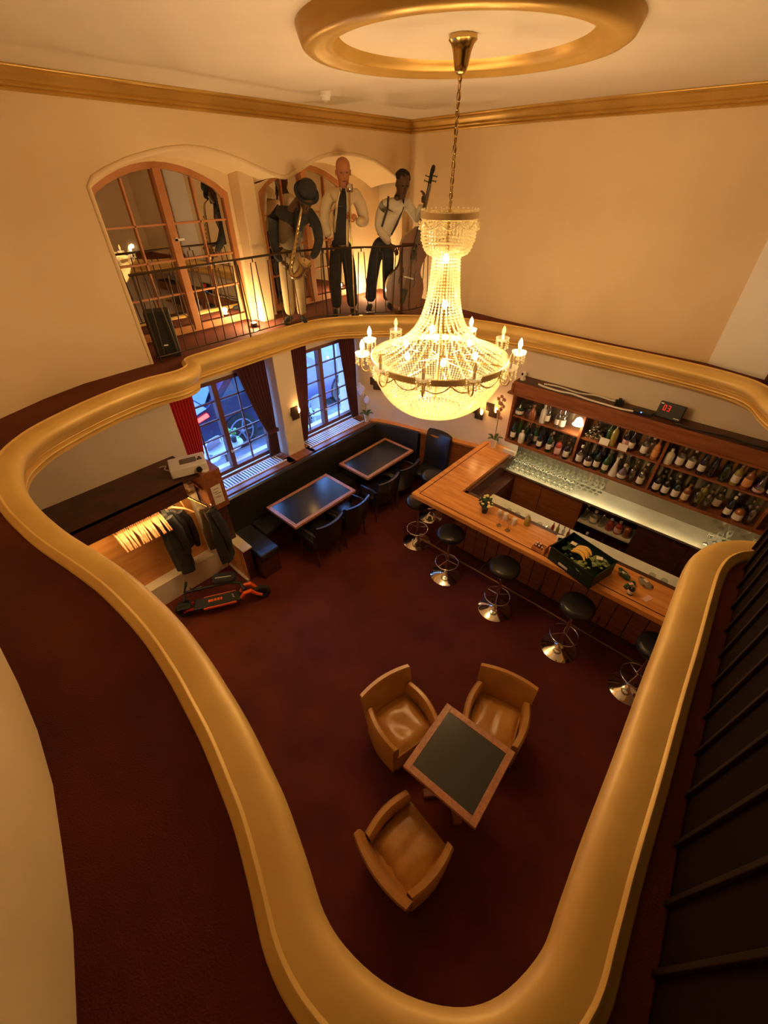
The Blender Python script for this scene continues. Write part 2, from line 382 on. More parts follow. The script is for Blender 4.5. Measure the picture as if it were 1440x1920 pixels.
# arched gallery wall at x=-4.88 (polygon in y,z)
a1 = [(1.66, 4.31), (1.72, 4.37), (1.85, 4.425), (2.05, 4.49), (2.27, 4.54), (2.45, 4.57), (2.64, 4.585), (2.83, 4.575), (3.03, 4.54), (3.22, 4.49), (3.38, 4.44), (3.55, 4.385), (3.68, 4.355), (3.75, 4.35)]
a2 = [(3.82, 4.36), (3.95, 4.41), (4.21, 4.505), (4.42, 4.55), (4.65, 4.565), (4.95, 4.55), (5.22, 4.505), (5.5, 4.41), (5.7, 4.33), (5.82, 4.27)]
archc = a1+a2
def arch_plate(x0, x1, off, name, m):
    poly = [(1.6, CW), (1.6, GZ), (1.66+off, GZ)]+[(y, z-off) for y, z in archc]+[(5.82-off, GZ), (6.0, GZ), (6.0, CW)]
    T = Matrix(((0, 0, 1, x0), (1, 0, 0, 0), (0, 1, 0, 0), (0, 0, 0, 1)))
    return struct(MB().prism(poly, x1-x0, mat=T).build(name, m))
arch_plate(-5.0, -4.88, 0, 'wall_left', 'plaster')
# rounded moulding round the arches
path = [(1.66, GZ)]+archc
b = MB(); b.tube([(-4.885, y, z) for y, z in path], .022, 8); struct(b.build('trim_4', 'plaster', smooth=60))
# vault soffits back to the windows
b = MB()
for seg, xb, dz in ((a1, -5.55, -.06), (a1[-1:]+a2, -5.55, -.08)):
    f = [b.b.verts.new((-4.99, y, z)) for y, z in seg]
    yc = sum(p[0] for p in seg)/len(seg)
    r1 = [b.b.verts.new((-5.25, y, z+dz*.3)) for y, z in seg]
    r2 = [b.b.verts.new((xb, y, z+dz)) for y, z in seg]
    for A, B in ((f, r1), (r1, r2)):
        for i in range(len(A)-1): b.b.faces.new((A[i], A[i+1], B[i+1], B[i]))
struct(b.build('ceiling', 'plaster', smooth=60))
struct(MB().box(-5.75, -5.0, 1.45, 1.64, GZ, CW).build('wall_left', 'plaster'))
# alcove back wall pieces around the two upper windows
WX = -5.5
def winarch(y0, y1, zs, za, n=12):
    return [(y0+(y1-y0)*i/n, zs+(za-zs)*math.sin(PI*i/n)**.8) for i in range(n+1)]
W1 = (1.80, 3.36, 4.22, 4.49); W2 = (3.78, 5.30, 4.20, 4.47)
T = Matrix(((0, 0, 1, WX-.15), (1, 0, 0, 0), (0, 1, 0, 0), (0, 0, 0, 1)))
for (y0, y1, zs, za), (p0, p1) in ((W1, (1.6, 3.57)), (W2, (3.57, 6.0))):
    poly = [(p0, CW), (p0, GZ), (y0, GZ)]+winarch(y0, y1, zs, za)+[(y1, GZ), (p1, GZ), (p1, CW)]
    struct(MB().prism(poly, .15, mat=T).build('wall_left', 'plaster'))
struct(MB().box(-5.5, -5.28, 3.40, 3.60, GZ, 4.6, bev=.02).build('wall_left', 'plaster'))
struct(MB().box(-5.75, -5.66, 1.4, 6.1, GZ, CW).build('wall_left', 'plaster'))  # unseen backing added behind the upper windows to block daylight
def upper_window(idx, W, ym):
    y0, y1, zs, za = W
    r = struct(empty('window_%d' % idx, (WX-.06, ym, GZ)))
    def part(name, bb, m, p=r, **k): return bb.build(name, m, p, **k)
    arc = winarch(y0, y1, zs, za)
    loop = [(y0, .03)]+[(y, z-GZ) for y, z in arc]+[(y1, .03)]
    b = MB(); inner = [(max(y0+.055, min(y1-.055, y)), max(.11, z-.058)) for y, z in loop]
    ob = [b.b.verts.new((.04, y-ym, z)) for y, z in loop]; ib = [b.b.verts.new((.04, y-ym, z)) for y, z in inner]
    ob2 = [b.b.verts.new((-.02, y-ym, z)) for y, z in loop]; ib2 = [b.b.verts.new((-.02, y-ym, z)) for y, z in inner]
    n = len(loop)
    for i in range(n):
        j = (i+1) % n
        b.b.faces.new((ob[i], ob[j], ib[j], ib[i])); b.b.faces.new((ib[i], ib[j], ib2[j], ib2[i])); b.b.faces.new((ob[i], ob2[i], ob2[j], ob[j])); b.b.faces.new((ob2[i], ib2[i], ib2[j], ob2[j]))
    part('window_frame', b, 'wood_win')
    part('mullion', MB().box(-.03, .06, -.045, .045, .05, za-GZ-.05, bev=.004), 'wood_win')
    h = MB(); h.box(.06, .10, -.012, .012, 1.0, 1.03).box(.085, .1, -.012, .09, 1.0, 1.02); part('window_handle', h, 'white')
    for s in (-1, 1):
        a, c = (y0+.07-ym, -.045) if s < 0 else (.045, y1-.07-ym)
        mid = (a+c)/2
        def ztop(y): 
            t = (y+ym-y0)/(y1-y0); return zs+(za-zs)*math.sin(PI*max(0, min(1, t)))**.8-GZ-.07
        b = MB(); cols = [a, (a+mid)/2, mid, (mid+c)/2, c]
        lo = [b.b.verts.new((0, y, .12)) for y in cols]; hi = [b.b.verts.new((0, y, ztop(y)+.02)) for y in cols]
        for i in range(4): b.b.faces.new((lo[i], lo[i+1], hi[i+1], hi[i]))
        part('pane', b, 'mirror_glass')
        part('muntin', MB().box(-.005, .028, mid-.009, mid+.009, .12, ztop(mid)), 'wood_win')
        for q in range(1, 4): part('muntin', MB().box(-.005, .028, a, c, (.12+q*.345)-.009, (.12+q*.345)+.009), 'wood_win')
    return r
upper_window(1, W1, 2.58); upper_window(2, W2, 4.53)

# lower windows ---------------------------------------------------
def lower_window(idx, y0, y1, ym):
    x = -5.10; z0, z1 = 1.02, 2.36
    r = struct(empty('window_%d' % idx, (x, ym, z0)))
    H = z1-z0
    f = MB(); f.box(-.04, .04, y0-ym, y0-ym+.05, 0, H).box(-.04, .04, y1-ym-.05, y1-ym, 0, H).box(-.04, .04, y0-ym, y1-ym, 0, .06).box(-.04, .04, y0-ym, y1-ym, H-.05, H)
    f.build('window_frame', 'wood_winlow', r)
    MB().box(-.05, .05, -.035, .035, .06, H-.05, bev=.004).build('mullion', 'wood_winlow', r)
    h = MB(); h.box(.05, .075, -.01, .01, .3, .33).box(.065, .08, -.01, .08, .31, .325); h.build('window_handle', 'white', r)
    for a, c in ((y0-ym+.05, -.035), (.035, y1-ym-.05)):
        mid = (a+c)/2
        MB().box(-.003, .003, a, c, .06, H-.05).build('pane', 'glass', r)
        MB().box(-.012, .016, mid-.009, mid+.009, .06, H-.05).build('muntin', 'wood_winlow', r)
        for q in range(1, 5): MB().box(-.012, .016, a, c, .06+q*.25-.008, .06+q*.25+.008).build('muntin', 'wood_winlow', r)
lower_window(3, 1.68, 3.02, 2.35); lower_window(4, 3.46, 4.80, 4.13)
# window sills with radiator grilles
for ya, yb in ((1.72, 3.11), (3.43, 4.8)):
    r = empty('window_sill', (-4.85, (ya+yb)/2, .98), 0, 'wooden window sill with radiator grille under the %s lower window' % ('left' if ya < 3 else 'right'), 'sill', 'lower window sills')
    L = (yb-ya)/2
    MB().box(-.21, .23, -L, L, -.04, .02, bev=.004).build('sill_board', 'wood_mid', r)
    MB().box(-.10, .10, -L+.085, L-.125, .02, .023).build('grille_bed', 'black', r)
    g = MB(); n = int((2*L-.2)/.044)
    for i in range(n): g.box(-.10, .10, -L+.08+i*.044, -L+.102+i*.044, .023, .032)
    g.box(-.12, -.10, -L+.05, L-.09, .02, .034).box(.10, .12, -L+.05, L-.09, .02, .034)
    g.build('grille_slats', 'white', r, kind='stuff')
MB_ = MB().box(-4.8, -4.62, 3.0, 3.5, .94, 1.0); tag(MB_.build('sill_ledge', 'wood_mid'), 'wooden ledge at the foot of the cream pillar between lower windows', 'ledge')

# curtains ---------------------------------------------------------
def curtain(x, y0, y1, yt0, yt1, z0, z1, m, label, tie=None):
    """gathers from width (y0,y1) at top to (yt0,yt1) at tie height"""
    r = empty('curtain', (x, (y0+y1)/2, z0), 0, label, 'curtain', 'lower window curtains')
    yc = (y0+y1)/2
    b = MB(); nz = 14; ny = 48; rows = []
    zt = tie if tie else z0
    for j in range(nz+1):
        z = z0+(z1-z0)*j/nz
        t = 0 if z < zt else (z-zt)/(z1-zt)
        t = t**.75
        if tie and z < zt: 
            q = (zt-z)/(zt-z0)*.35; a = yt0+(y0-yt0)*q*.5; c = yt1+(y1-yt1)*q*.5
        else: a = yt0+(y0-yt0)*t; c = yt1+(y1-yt1)*t
        row = []
        for i in range(ny+1):
            u = i/ny
            row.append(b.b.verts.new((.022*math.sin(u*2*PI*8+.3*math.sin(z*4)), a+(c-a)*u-yc, z-z0)))
        rows.append(row)
    for A, B in zip(rows, rows[1:]):
        for i in range(ny): b.b.faces.new((A[i], A[i+1], B[i+1], B[i]))
    b.build('curtain_cloth', m, r, smooth=0)
    if tie:
        MB().box(-.035, .035, yt0-yc-.02, yt1-yc+.02, tie-z0-.03, tie-z0+.03, bev=.01).build('tie_back', m, r)
    return r
curtain(-4.96, 1.70, 2.02, 1.72, 1.92, 1.45, 2.5, 'curtain_lit', 'curtain coloured as if lit bright red, at the left side of the left window')
curtain(-4.96, 2.62, 3.09, 2.93, 3.08, 1.02, 2.54, 'curtain', 'dark burgundy curtain tied back left of the cream pillar', 1.42)
curtain(-4.96, 3.47, 3.82, 3.46, 3.62, 1.02, 2.54, 'curtain', 'burgundy curtain hanging right of the cream pillar')
curtain(-4.96, 4.42, 4.78, 4.64, 4.79, 1.02, 2.54, 'curtain', 'purple burgundy curtain at the corner beside the orchid')

# ================================================================= FURNITURE
# banquette along the window wall, with the return at the left and along the back wall
r = empty('banquette', (-4.4, 3.4, 0), 0, 'black leather corner banquette running below both lower windows', 'bench')
def loc(b, name, m, p=None, **k):
    """geometry given in world coordinates, stored relative to parent p"""
    o = b.build(name, m, p, **k)
    if p is not None: o.matrix_parent_inverse = (Matrix.Translation(p.location) @ Matrix.Rotation(p.rotation_euler.z, 4, 'Z')).inverted()
    return o
prof_b = [(-4.62, .42), (-4.62, .96), (-4.60, .985), (-4.57, .985), (-4.55, .96), (-4.50, .46), (-4.50, .42)]
b = MB(); T = Matrix(((1, 0, 0, 0), (0, 0, 1, 1.80), (0, 1, 0, 0), (0, 0, 0, 1))); b.prism(prof_b, 3.0, mat=T); loc(b, 'backrest', 'black_leather', r)
for i in range(3): loc(MB().box(-4.52, -4.16, 2.09+i*.90, 2.985+i*.90, .36, .455, bev=.02), 'seat_cushion', 'black_leather', r)
loc(MB().box(-4.52, -3.82, 1.775, 2.08, .36, .455, bev=.02), 'seat_cushion', 'black_leather', r)
loc(MB().box(-4.56, -4.20, 2.1, 4.8, .0, .36).box(-4.56, -3.86, 1.78, 2.06, 0, .36), 'base', 'wood_dark', r)
b = MB()
bb = [(-4.55, 4.84), (-4.2, 4.97), (-3.9, 5.04), (-3.78, 5.06)]
pts = cat_rom([(x, y, 0) for x, y in bb], 4)[::-1]
b = sweep([(p.x, p.y) for p in pts], [(-.05, .42), (-.05, .95), (-.02, .985), (.02, .985), (.04, .95), (.08, .42), (-.05, .42)], 0); loc(b, 'backrest', 'black_leather', r, smooth=50)
loc(MB().box(-4.5, -3.9, 4.56, 4.82, .36, .455, bev=.02), 'seat_cushion', 'black_leather', r)
# wainscot and its wooden ledge along the lower back wall
wn = [(p.x, p.y) for p in cat_rom([(x, y, 0) for x, y in [(-4.72, 4.86), (-4.55, 4.95), (-4.2, 5.05), (-3.7, 5.15), (-3.1, 5.25), (-2.66, 5.36)]], 4)][::-1]
struct(sweep(wn, [(0, .95), (.05, .95), (.055, .985), (.03, .995), (-.04, .995), (-.04, .95), (0, .95)], 0).build('trim_5', 'wood_orange', smooth=40))
struct(sweep(wn, [(0, 0), (.015, 0), (.015, .95), (0, .95)], 0).build('trim_6', 'wood_mid', smooth=40))

def bar_table(x0, x1, y0, y1, label):
    r = empty('dining_table', ((x0+x1)/2, (y0+y1)/2, 0), 0, label, 'table', 'window dining tables')
    a, c = (x1-x0)/2, (y1-y0)/2; t = .055
    MB().box(-a+t, a-t, -c+t, c-t, .715, .739).build('table_inlay', 'tabletop', r)
    for x_0, x_1, y_0, y_1 in ((-a, -a+t, -c, c), (a-t, a, -c, c), (-a+t, a-t, -c, -c+t), (-a+t, a-t, c-t, c)):
        MB().box(x_0, x_1, y_0, y_1, .705, .743, bev=.003).build('table_edge', 'wood_table', r)
    for s in (-1, 1):
        MB().lathe([(.03, .02), (.03, .70), (.07, .705)], 12, (0, s*c*.5, 0)).build('pedestal', 'iron', r, smooth=40)
        MB().box(-.22, .22, s*c*.5-.03, s*c*.5+.03, 0, .025, bev=.005).build('foot', 'iron', r)
bar_table(-4.32, -3.66, 2.28, 3.41, 'dark topped wooden dining table lit blue, nearer the coat rack')
bar_table(-4.38, -3.73, 3.74, 4.86, 'dark topped wooden dining table nearer the corner orchid')

def leather_chair(name, label, loc_, rz, tall=False):
    r = empty(name, loc_, rz, label, 'chair', 'black leather chairs at the dining tables')
    w, h = .23, (1.07 if tall else .80)
    MB().box(-w, w, -.24, .16, .38, .47, bev=.03).build('seat', 'black_leather', r, smooth=0)
    b = MB(); n = 9; rows = []
    for j, (z, yy) in enumerate([(.36, .15), (.6, .19), (h-.03, .23), (h, .245)]):
        row = []
        for i in range(n):
            u = -1+2*i/(n-1); th = .045 if j < 3 else .02
            cv = .06*(1-u*u)
            row.append((b.b.verts.new((w*1.02*u, yy+cv-th, z)), b.b.verts.new((w*1.02*u, yy+cv+th*.6, z))))
        rows.append(row)
    for A, B in zip(rows, rows[1:]):
        for i in range(n-1):
            for s in (0, 1): b.b.faces.new((A[i][s], A[i+1][s], B[i+1][s], B[i][s]))
        for i in (0, n-1): b.b.faces.new((A[i][0], A[i][1], B[i][1], B[i][0]))
    for R_ in (rows[0], rows[-1]):
        for i in range(n-1): b.b.faces.new((R_[i][0], R_[i+1][0], R_[i+1][1], R_[i][1]))
    b.build('backrest', 'black_leather', r, smooth=50)
    if not tall:
        for s in (-1, 1): MB().tube([(s*w, .2, .62), (s*(w+.01), .05, .63), (s*w, -.12, .61), (s*w*.98, -.16, .46)], .024, 8).build('armrest', 'black_leather', r, smooth=60)
    for sx_ in (-1, 1):
        for sy in (-.2, .14): MB().cyl((sx_*.19, sy, .39), (sx_*.2, sy*1.1, 0), .018, .013).build('leg', 'wood_dark', r)
    return r
leather_chair('leather_chair', 'black leather chair at the blue lit table, nearest the coat rack', (-3.62, 2.64, 0), -PI/2)
leather_chair('leather_chair', 'black leather chair at the blue lit table, farther from the coat rack', (-3.62, 3.17, 0), -PI/2)
leather_chair('leather_chair', 'black leather chair at the corner table, nearer the blue lit table', (-3.68, 3.90, 0), -PI/2)
leather_chair('leather_chair', 'black leather chair at the corner table, nearer the back wall', (-3.68, 4.41, 0), -PI/2)
leather_chair('tall_chair', 'tall backed black leather chair against the cream back wall', (-3.42, 4.90, 0), -.05, True)

# low square table and tan armchairs
r = empty('square_table', (-.455, 1.38, 0), math.radians(3), 'square wooden table with dark top among three tan armchairs', 'table')
a = .325; t = .055
MB().box(-a+t, a-t, -a+t, a-t, .71, .739).build('table_inlay', 'tabletop', r)
for x_0, x_1, y_0, y_1 in ((-a, -a+t, -a, a), (a-t, a, -a, a), (-a+t, a-t, -a, -a+t), (-a+t, a-t, a-t, a)):
    MB().box(x_0, x_1, y_0, y_1, .70, .744, bev=.003).build('table_edge', 'wood_table', r)
b = MB()
for q in (0, PI/2): b.box(-.26, .26, -.035, .035, 0, .05, Matrix.Rotation(q+PI/4, 4, 'Z'), bev=.01)
b.build('foot', 'wood_mid', r); MB().lathe([(.04, .04), (.035, .6), (.12, .70)], 16).build('pedestal', 'wood_mid', r, smooth=40)

def tub_chair(loc_, ang, label, folds):
    r = empty('armchair', loc_, math.radians(ang+90), label, 'armchair', 'tan leather armchairs round the square table'); r.scale = (.92, .92, .96)
    b = MB()
    # arms: vertical slabs curving gently outward
    for s in (-1, 1):
        bb = MB(); n = 8; rings = []
        for i in range(n+1):
            t = i/n; y = .20-.46*t; x = s*(.245+.035*math.sin(t*PI))
            top = .60+.015*math.sin(t*PI)-.02*t
            th = .034
            rings.append([bb.b.verts.new(v) for v in ((x-th, y, .12), (x-th*1.05, y, top-.025), (x-th*.5, y, top), (x+th*.5, y, top), (x+th*1.05, y, top-.025), (x+th, y, .12))])
        for A, B in zip(rings, rings[1:]):
            for k in range(6): bb.b.faces.new((A[k], A[(k+1) % 6], B[(k+1) % 6], B[k]))
        bb.b.faces.new(rings[0]); bb.b.faces.new(rings[-1][::-1])
        bb.build('armrest', 'leather', r, smooth=50)
    bb = MB(); n = 12; rings = []
    for i in range(n+1):
        u = -1+2*i/n; cv = .045*(1-u*u)
        pts_ = []
        for z, y, th in ((.12, .19, .035), (.45, .215, .04), (.74, .27, .034), (.775, .275, .018)):
            pts_.append((z, y+cv, th))
        ww = .262
        loop = [(u*ww*(1+.10*(z-.12)/.6), y-th, z) for z, y, th in pts_]+[(u*ww*(1+.10*(z-.12)/.6), y+th, z) for z, y, th in pts_[::-1]]
        rings.append([bb.b.verts.new(v) for v in loop])
    for A, B in zip(rings, rings[1:]):
        for k in range(8): bb.b.faces.new((A[k], A[(k+1) % 8], B[(k+1) % 8], B[k]))
    bb.b.faces.new(rings[0]); bb.b.faces.new(rings[-1][::-1])
    bb.build('backrest', 'leather', r, smooth=50)
    bb = MB(); n = 14; rows = []
    for j in range(n+1):
        row = []
        for i in range(n+1):
            u = -1+2*i/n; v = -1+2*j/n
            e = (1-u**6)*(1-v**6)
            h = .40+.05*e
            if folds == 1: h += -.022*math.exp(-((u-.05)**2+(v-.0)**2)/.25)+.006*math.sin(5*u+3*v)
            else: h += -.014*math.exp(-((u+.02*math.sin(6*v))/.06)**2)+.004*math.sin(9*u+4*v*u)
            row.append(bb.b.verts.new((u*.222, -.265+.225*(v+1), h)))
        rows.append(row)
    for A, B in zip(rows, rows[1:]):
        for i in range(n): bb.b.faces.new((A[i], A[i+1], B[i+1], B[i]))
    bb.build('seat_cushion', 'leather', r, smooth=0)
    MB().box(-.235, .235, -.275, .22, .12, .405, bev=.015).build('seat_base', 'leather', r, smooth=40)
    for s in (-1, 1):
        for y in (-.22, .2): MB().box(s*.24-.02, s*.24+.02, y-.02, y+.02, 0, .125).build('leg', 'wood_dark', r)
tub_chair((-1.10, 1.42, 0), -14, 'tan leather armchair with a glossy dented seat, left of the square table', 1)
tub_chair((-.45, 2.03, 0), -76, 'tan leather armchair behind the square table, on the bar side', 2)
tub_chair((-.45, .71, 0), 84, 'tan leather armchair nearest the camera, its back towards the viewer', 2)

# ---------------------------------------------------------------- the bar
r = empty('bar', (-1, 4.0, 0), 0, 'L-shaped bar with honey coloured wooden counter and panelled front', 'bar counter')
XR = 1.5
L_ = [(-2.67, 3.5), (XR, 3.5), (XR, 3.97), (-2.21, 3.97), (-2.21, 5.2), (-2.30, 5.36), (-2.62, 5.36), (-2.67, 5.3)]
loc(MB().prism(L_, .045, z0=1.075), 'counter_top', 'wood_top', r)
loc(MB().box(-2.61, XR, 3.555, 3.568, 1.1195, 1.1215).box(-2.61, -2.597, 3.568, 5.3, 1.1195, 1.1215), 'inlay_line', 'wood_groove', r)
loc(MB().box(-2.68, XR, 3.488, 3.5, 1.062, 1.124, bev=.004).box(-2.682, -2.67, 3.488, 5.3, 1.062, 1.124, bev=.004), 'edge_moulding', 'wood_top', r)
loc(MB().box(-2.28, XR, 4.07, 4.45, .0, .86).box(-2.28, -2.0, 4.45, 5.35, 0, .86).box(-2.28, XR, 3.98, 4.08, .86, 1.075).box(-2.28, -2.16, 3.98, 5.35, .86, 1.075), 'carcass', 'wood_dark', r)
loc(MB().box(-2.0, XR, 4.09, 4.47, .86, .90, bev=.004), 'work_surface', 'white_counter', r)
n = 22
for i in range(n):
    x = -2.28+i*.172
    loc(MB().box(x+.004, x+.168, 4.045, 4.07, .05, 1.06, bev=.004), 'front_panel', 'wood_mid', r)
for i in range(7): loc(MB().box(-2.305, -2.28, 4.05+i*.18, 4.224+i*.18, .05, 1.06, bev=.003), 'front_panel', 'wood_mid', r)
loc(MB().box(-2.33, XR, 4.02, 4.05, 0, .05), 'plinth', 'wood_dark', r)
loc(MB().tube([(-2.62, 3.72, .17), (XR, 3.72, .17)], .016, 8), 'foot_rail', 'bronze', r, smooth=60)
for i in range(6): loc(MB().cyl((-2.4+i*.75, 3.72, .17), (-2.4+i*.75, 4.04, .20), .011), 'rail_bracket', 'bronze', r)
# back counter and cabinets
r = empty('back_counter', (-.4, 5.3, 0), 0, 'steel back counter with dark cabinets below the bottle shelves', 'counter')
loc(MB().box(-2.25, 1.8, 5.07, 5.49, .92, .95, bev=.003), 'counter_top', 'steel', r)
loc(MB().box(-2.2, 1.8, 5.47, 5.495, .95, 1.27), 'splash_mirror', 'mirror', r)
for x0, x1 in ((-2.2, -1.58), (-1.575, -.99)): loc(MB().box(x0, x1, 5.12, 5.15, .08, .91, bev=.004), 'cabinet_door', 'wood_mid', r)
for x0, x1 in ((-.28, .3), (.305, .9), (.905, 1.5)): loc(MB().box(x0, x1, 5.12, 5.15, .08, .91, bev=.004), 'cabinet_door', 'wood_dark', r)
loc(MB().box(-2.2, -.99, 5.15, 5.48, 0, .92).box(-.28, 1.8, 5.15, 5.48, 0, .92).box(-.99, -.28, 5.44, 5.48, 0, .92).box(-.99, -.28, 5.13, 5.48, 0, .12), 'carcass', 'wood_dark', r)
loc(MB().box(-.98, -.29, 5.12, 5.44, .56, .585), 'shelf', 'white_counter', r)

# back bar shelf unit
r = empty('bottle_shelf_unit', (-.5, 5.36, 1.28), 0, 'wall mounted reddish wooden bottle shelf unit behind the bar', 'shelf unit')
loc(MB().box(-2.34, 1.7, 5.24, 5.49, 1.285, 1.33, bev=.003), 'bottom_shelf', 'wood_mid', r)
for x0, x1 in ((-2.30, -1.36), (-1.33, -.41), (-.38, 1.68)): loc(MB().box(x0, x1, 5.27, 5.49, 1.685, 1.705), 'middle_shelf', 'wood_mid', r)
for x in (-2.34, -1.36, -.41, .7): loc(MB().box(x, x+.03, 5.25, 5.49, 1.33, 2.06), 'divider', 'wood_mid', r)
loc(MB().box(-2.34, 1.7, 5.47, 5.49, 1.33, 2.1), 'back_panel', 'mirror', r)
loc(MB().box(-2.34, 1.7, 5.22, 5.25, 2.03, 2.17, bev=.003).box(-2.37, -2.34, 5.2, 5.49, 2.03, 2.17), 'fascia', 'wood_mid', r)
loc(MB().box(-2.41, 1.75, 5.19, 5.26, 2.02, 2.045, bev=.004).box(-2.36, 1.7, 5.22, 5.49, 2.17, 2.195), 'cornice', 'wood_mid', r)
loc(MB().box(-2.34, 1.7, 5.23, 5.485, 2.195, 2.20), 'top_panel', 'wood_dark', r)
loc(MB().box(-2.2, 1.6, 5.42, 5.45, 1.272, 1.284), 'light_strip', 'strip', r)

# bar stools
def bar_stool(loc_, rz, label, first=None):
    if first: return clone(first, loc_, rz, label)
    r = empty('bar_stool', loc_, rz, label, 'bar stool', 'round black bar stools along the bar')
    MB().lathe([(.0, .74), (.15, .74), (.175, .755), (.182, .785), (.175, .815), (.14, .832), (0, .84)], 28, cap=False).build('seat', 'black_leather', r, smooth=60)
    MB().lathe([(.13, .725), (.14, .742), (.0, .742)], 24).build('seat_plate', 'chrome', r, smooth=40)
    MB().lathe([(.024, .04), (.024, .40), (.017, .41), (.017, .73)], 14).build('column', 'chrome', r, smooth=40)
    MB().lathe([(.205, 0), (.205, .012), (.17, .03), (.09, .055), (.04, .085), (.026, .11)], 32).build('base', 'chrome', r, smooth=40)
    ang = [2*PI*i/32 for i in range(32)]
    MB().tube([(.155*math.cos(a), .155*math.sin(a), .27) for a in ang], .0095, 8, closed=True).build('foot_ring', 'chrome', r, smooth=60)
    b = MB()
    for q in range(3): b.cyl((.02*math.cos(q*2.094), .02*math.sin(q*2.094), .30), (.15*math.cos(q*2.094), .15*math.sin(q*2.094), .27), .007)
    b.build('ring_spokes', 'chrome', r)
    return r
s0 = bar_stool((-2.03, 3.50, 0), .3, 'black bar stool, second from the bar corner along the front')
bar_stool((-2.76, 3.77, 0), 1.0, 'black bar stool standing right at the bar corner', s0)
bar_stool((-1.22, 3.44, 0), .9, 'black bar stool in front of the counter, left of the dark crate', s0)
bar_stool((-.36, 3.45, 0), 1.7, 'black bar stool directly below the dark green crate', s0)
bar_stool((.42, 3.47, 0), .2, 'black bar stool half hidden behind the right golden parapet', s0)
bar_stool((-2.98, 4.40, 0), .5, 'black bar stool on the left side of the bar, near the black chairs', s0)

# ---------------------------------------------------------------- bottles
def gls(name, col, rough=.08): return principled(name, col, rough, 0, **{'Specular IOR Level': .8, 'Coat Weight': .5})
BM = {'darkgreen': gls('dark_green_glass', (.012, .03, .010)), 'green': gls('green_glass', (.03, .09, .02)), 'black': gls('black_glass', (.012, .01, .01)),
      'clear': thin_glass('clear_bottle_glass', (.80, .82, .76), .22, .05), 'white': principled('white_ceramic', (.72, .68, .58), .3), 'amber': gls('amber_glass', (.28, .09, .015)),
      'red': gls('red_glass', (.35, .05, .04)), 'purple': gls('purple_glass', (.16, .11, .13)), 'orange': gls('orange_glass', (.55, .22, .06)), 'gold': gls('gold_glass', (.35, .28, .06)), 'silver': M['chrome']}
SHAPES = {
 'wine': ([(0, 0), (.036, 0), (.038, .01), (.038, .17), (.030, .20), (.014, .225), (.013, .285), (0, .285)], (.0385, .05, .13), (.0145, .26, .292)),
 'spirit': ([(0, 0), (.038, 0), (.041, .01), (.041, .16), (.034, .185), (.015, .205), (.014, .245), (0, .245)], (.0418, .04, .13), (.017, .235, .268)),
 'flask': ([(0, 0), (.045, 0), (.055, .02), (.056, .07), (.045, .12), (.02, .155), (.014, .17), (.014, .20), (0, .20)], (.0568, .03, .08), (.019, .195, .225)),
 'squat': ([(0, 0), (.046, 0), (.049, .01), (.049, .12), (.04, .145), (.018, .16), (.016, .18), (0, .18)], (.0496, .03, .10), (.02, .175, .20)),
 'slim': ([(0, 0), (.028, 0), (.030, .01), (.030, .19), (.022, .22), (.012, .24), (.011, .285), (0, .285)], (.0305, .05, .14), (.0135, .275, .30)),
 'bell': ([(0, 0), (.05, 0), (.052, .01), (.045, .05), (.032, .11), (.02, .17), (.014, .2), (.014, .235), (0, .235)], (.049, .015, .05), (.017, .23, .255)),
}
LBL = {'w': principled('white_label', (.78, .72, .60), .7), 'o': principled('orange_label', (.72, .34, .10), .7), 'p': principled('pink_label', (.70, .42, .38), .7), 'c': principled('cream_label', (.72, .60, .40), .7)}
CAP = {'k': principled('black_cap', (.015, .013, .012), .4), 'g': principled('gold_cap', (.6, .42, .12), .3, 1), 's': principled('silver_cap', (.7, .68, .62), .25, 1), 'w': principled('white_cap', (.75, .7, .62), .5)}
LN = {'w': 'white label', 'o': 'orange label', 'p': 'pink label', 'c': 'cream label', '': 'no label'}
CN = {'k': 'black cap', 'g': 'gold cap', 's': 'silver cap', 'w': 'white cap'}
_bc = {}
ORD = ['first', 'second', 'third', 'fourth', 'fifth', 'sixth', 'seventh', 'eighth', 'ninth', 'tenth', 'eleventh', 'twelfth', 'thirteenth', 'fourteenth']
def bottle(shape, col, lab, cap, loc_, label, group, s=1.):
    k = (shape, col, lab, cap)
    if k not in _bc:
        P, (lr, l0, l1), (cr, c0, c1) = SHAPES[shape]
        o = MB().lathe(P, 14, cap=False).build('bottle', BM[col], None, smooth=40)
        if lab: MB().lathe([(lr, l0), (lr+.0006, l0+.002), (lr+.0006, l1-.002), (lr, l1)], 14, cap=False).build('bottle_label', LBL[lab], o, smooth=60)
        MB().lathe([(0, c0), (cr, c0), (cr, c1), (0, c1)], 10, cap=False).build('cap', CAP[cap], o, smooth=40)
        _bc[k] = o; c = o
    else: c = copy_tree(_bc[k])
    c.location = loc_; c.scale = (s, s, s); c.rotation_euler = (0, 0, random.uniform(0, 6))
    tag(c, label, 'bottle', group)
    return c
COLN = {'darkgreen': 'dark green', 'green': 'green', 'black': 'black', 'clear': 'clear', 'white': 'white', 'amber': 'amber', 'red': 'red', 'purple': 'purplish', 'orange': 'orange', 'gold': 'yellowish', 'silver': 'silver'}
def row(spec, x0, x1, y, z, where, grp):
    n = len(spec)
    for i, sp in enumerate(spec):
        if sp is None: continue
        sh, c, l, cp = sp
        x = x0+(x1-x0)*i/max(n-1, 1)+random.uniform(-.008, .008)
        bottle(sh, c, l, cp, (x, y+random.uniform(-.008, .008), z), '%s bottle with %s, %s from left, %s' % (COLN[c], LN[l] if l else CN[cp], ORD[i], where), grp, random.uniform(.94, 1.02))
W = 'wine'; S = 'spirit'
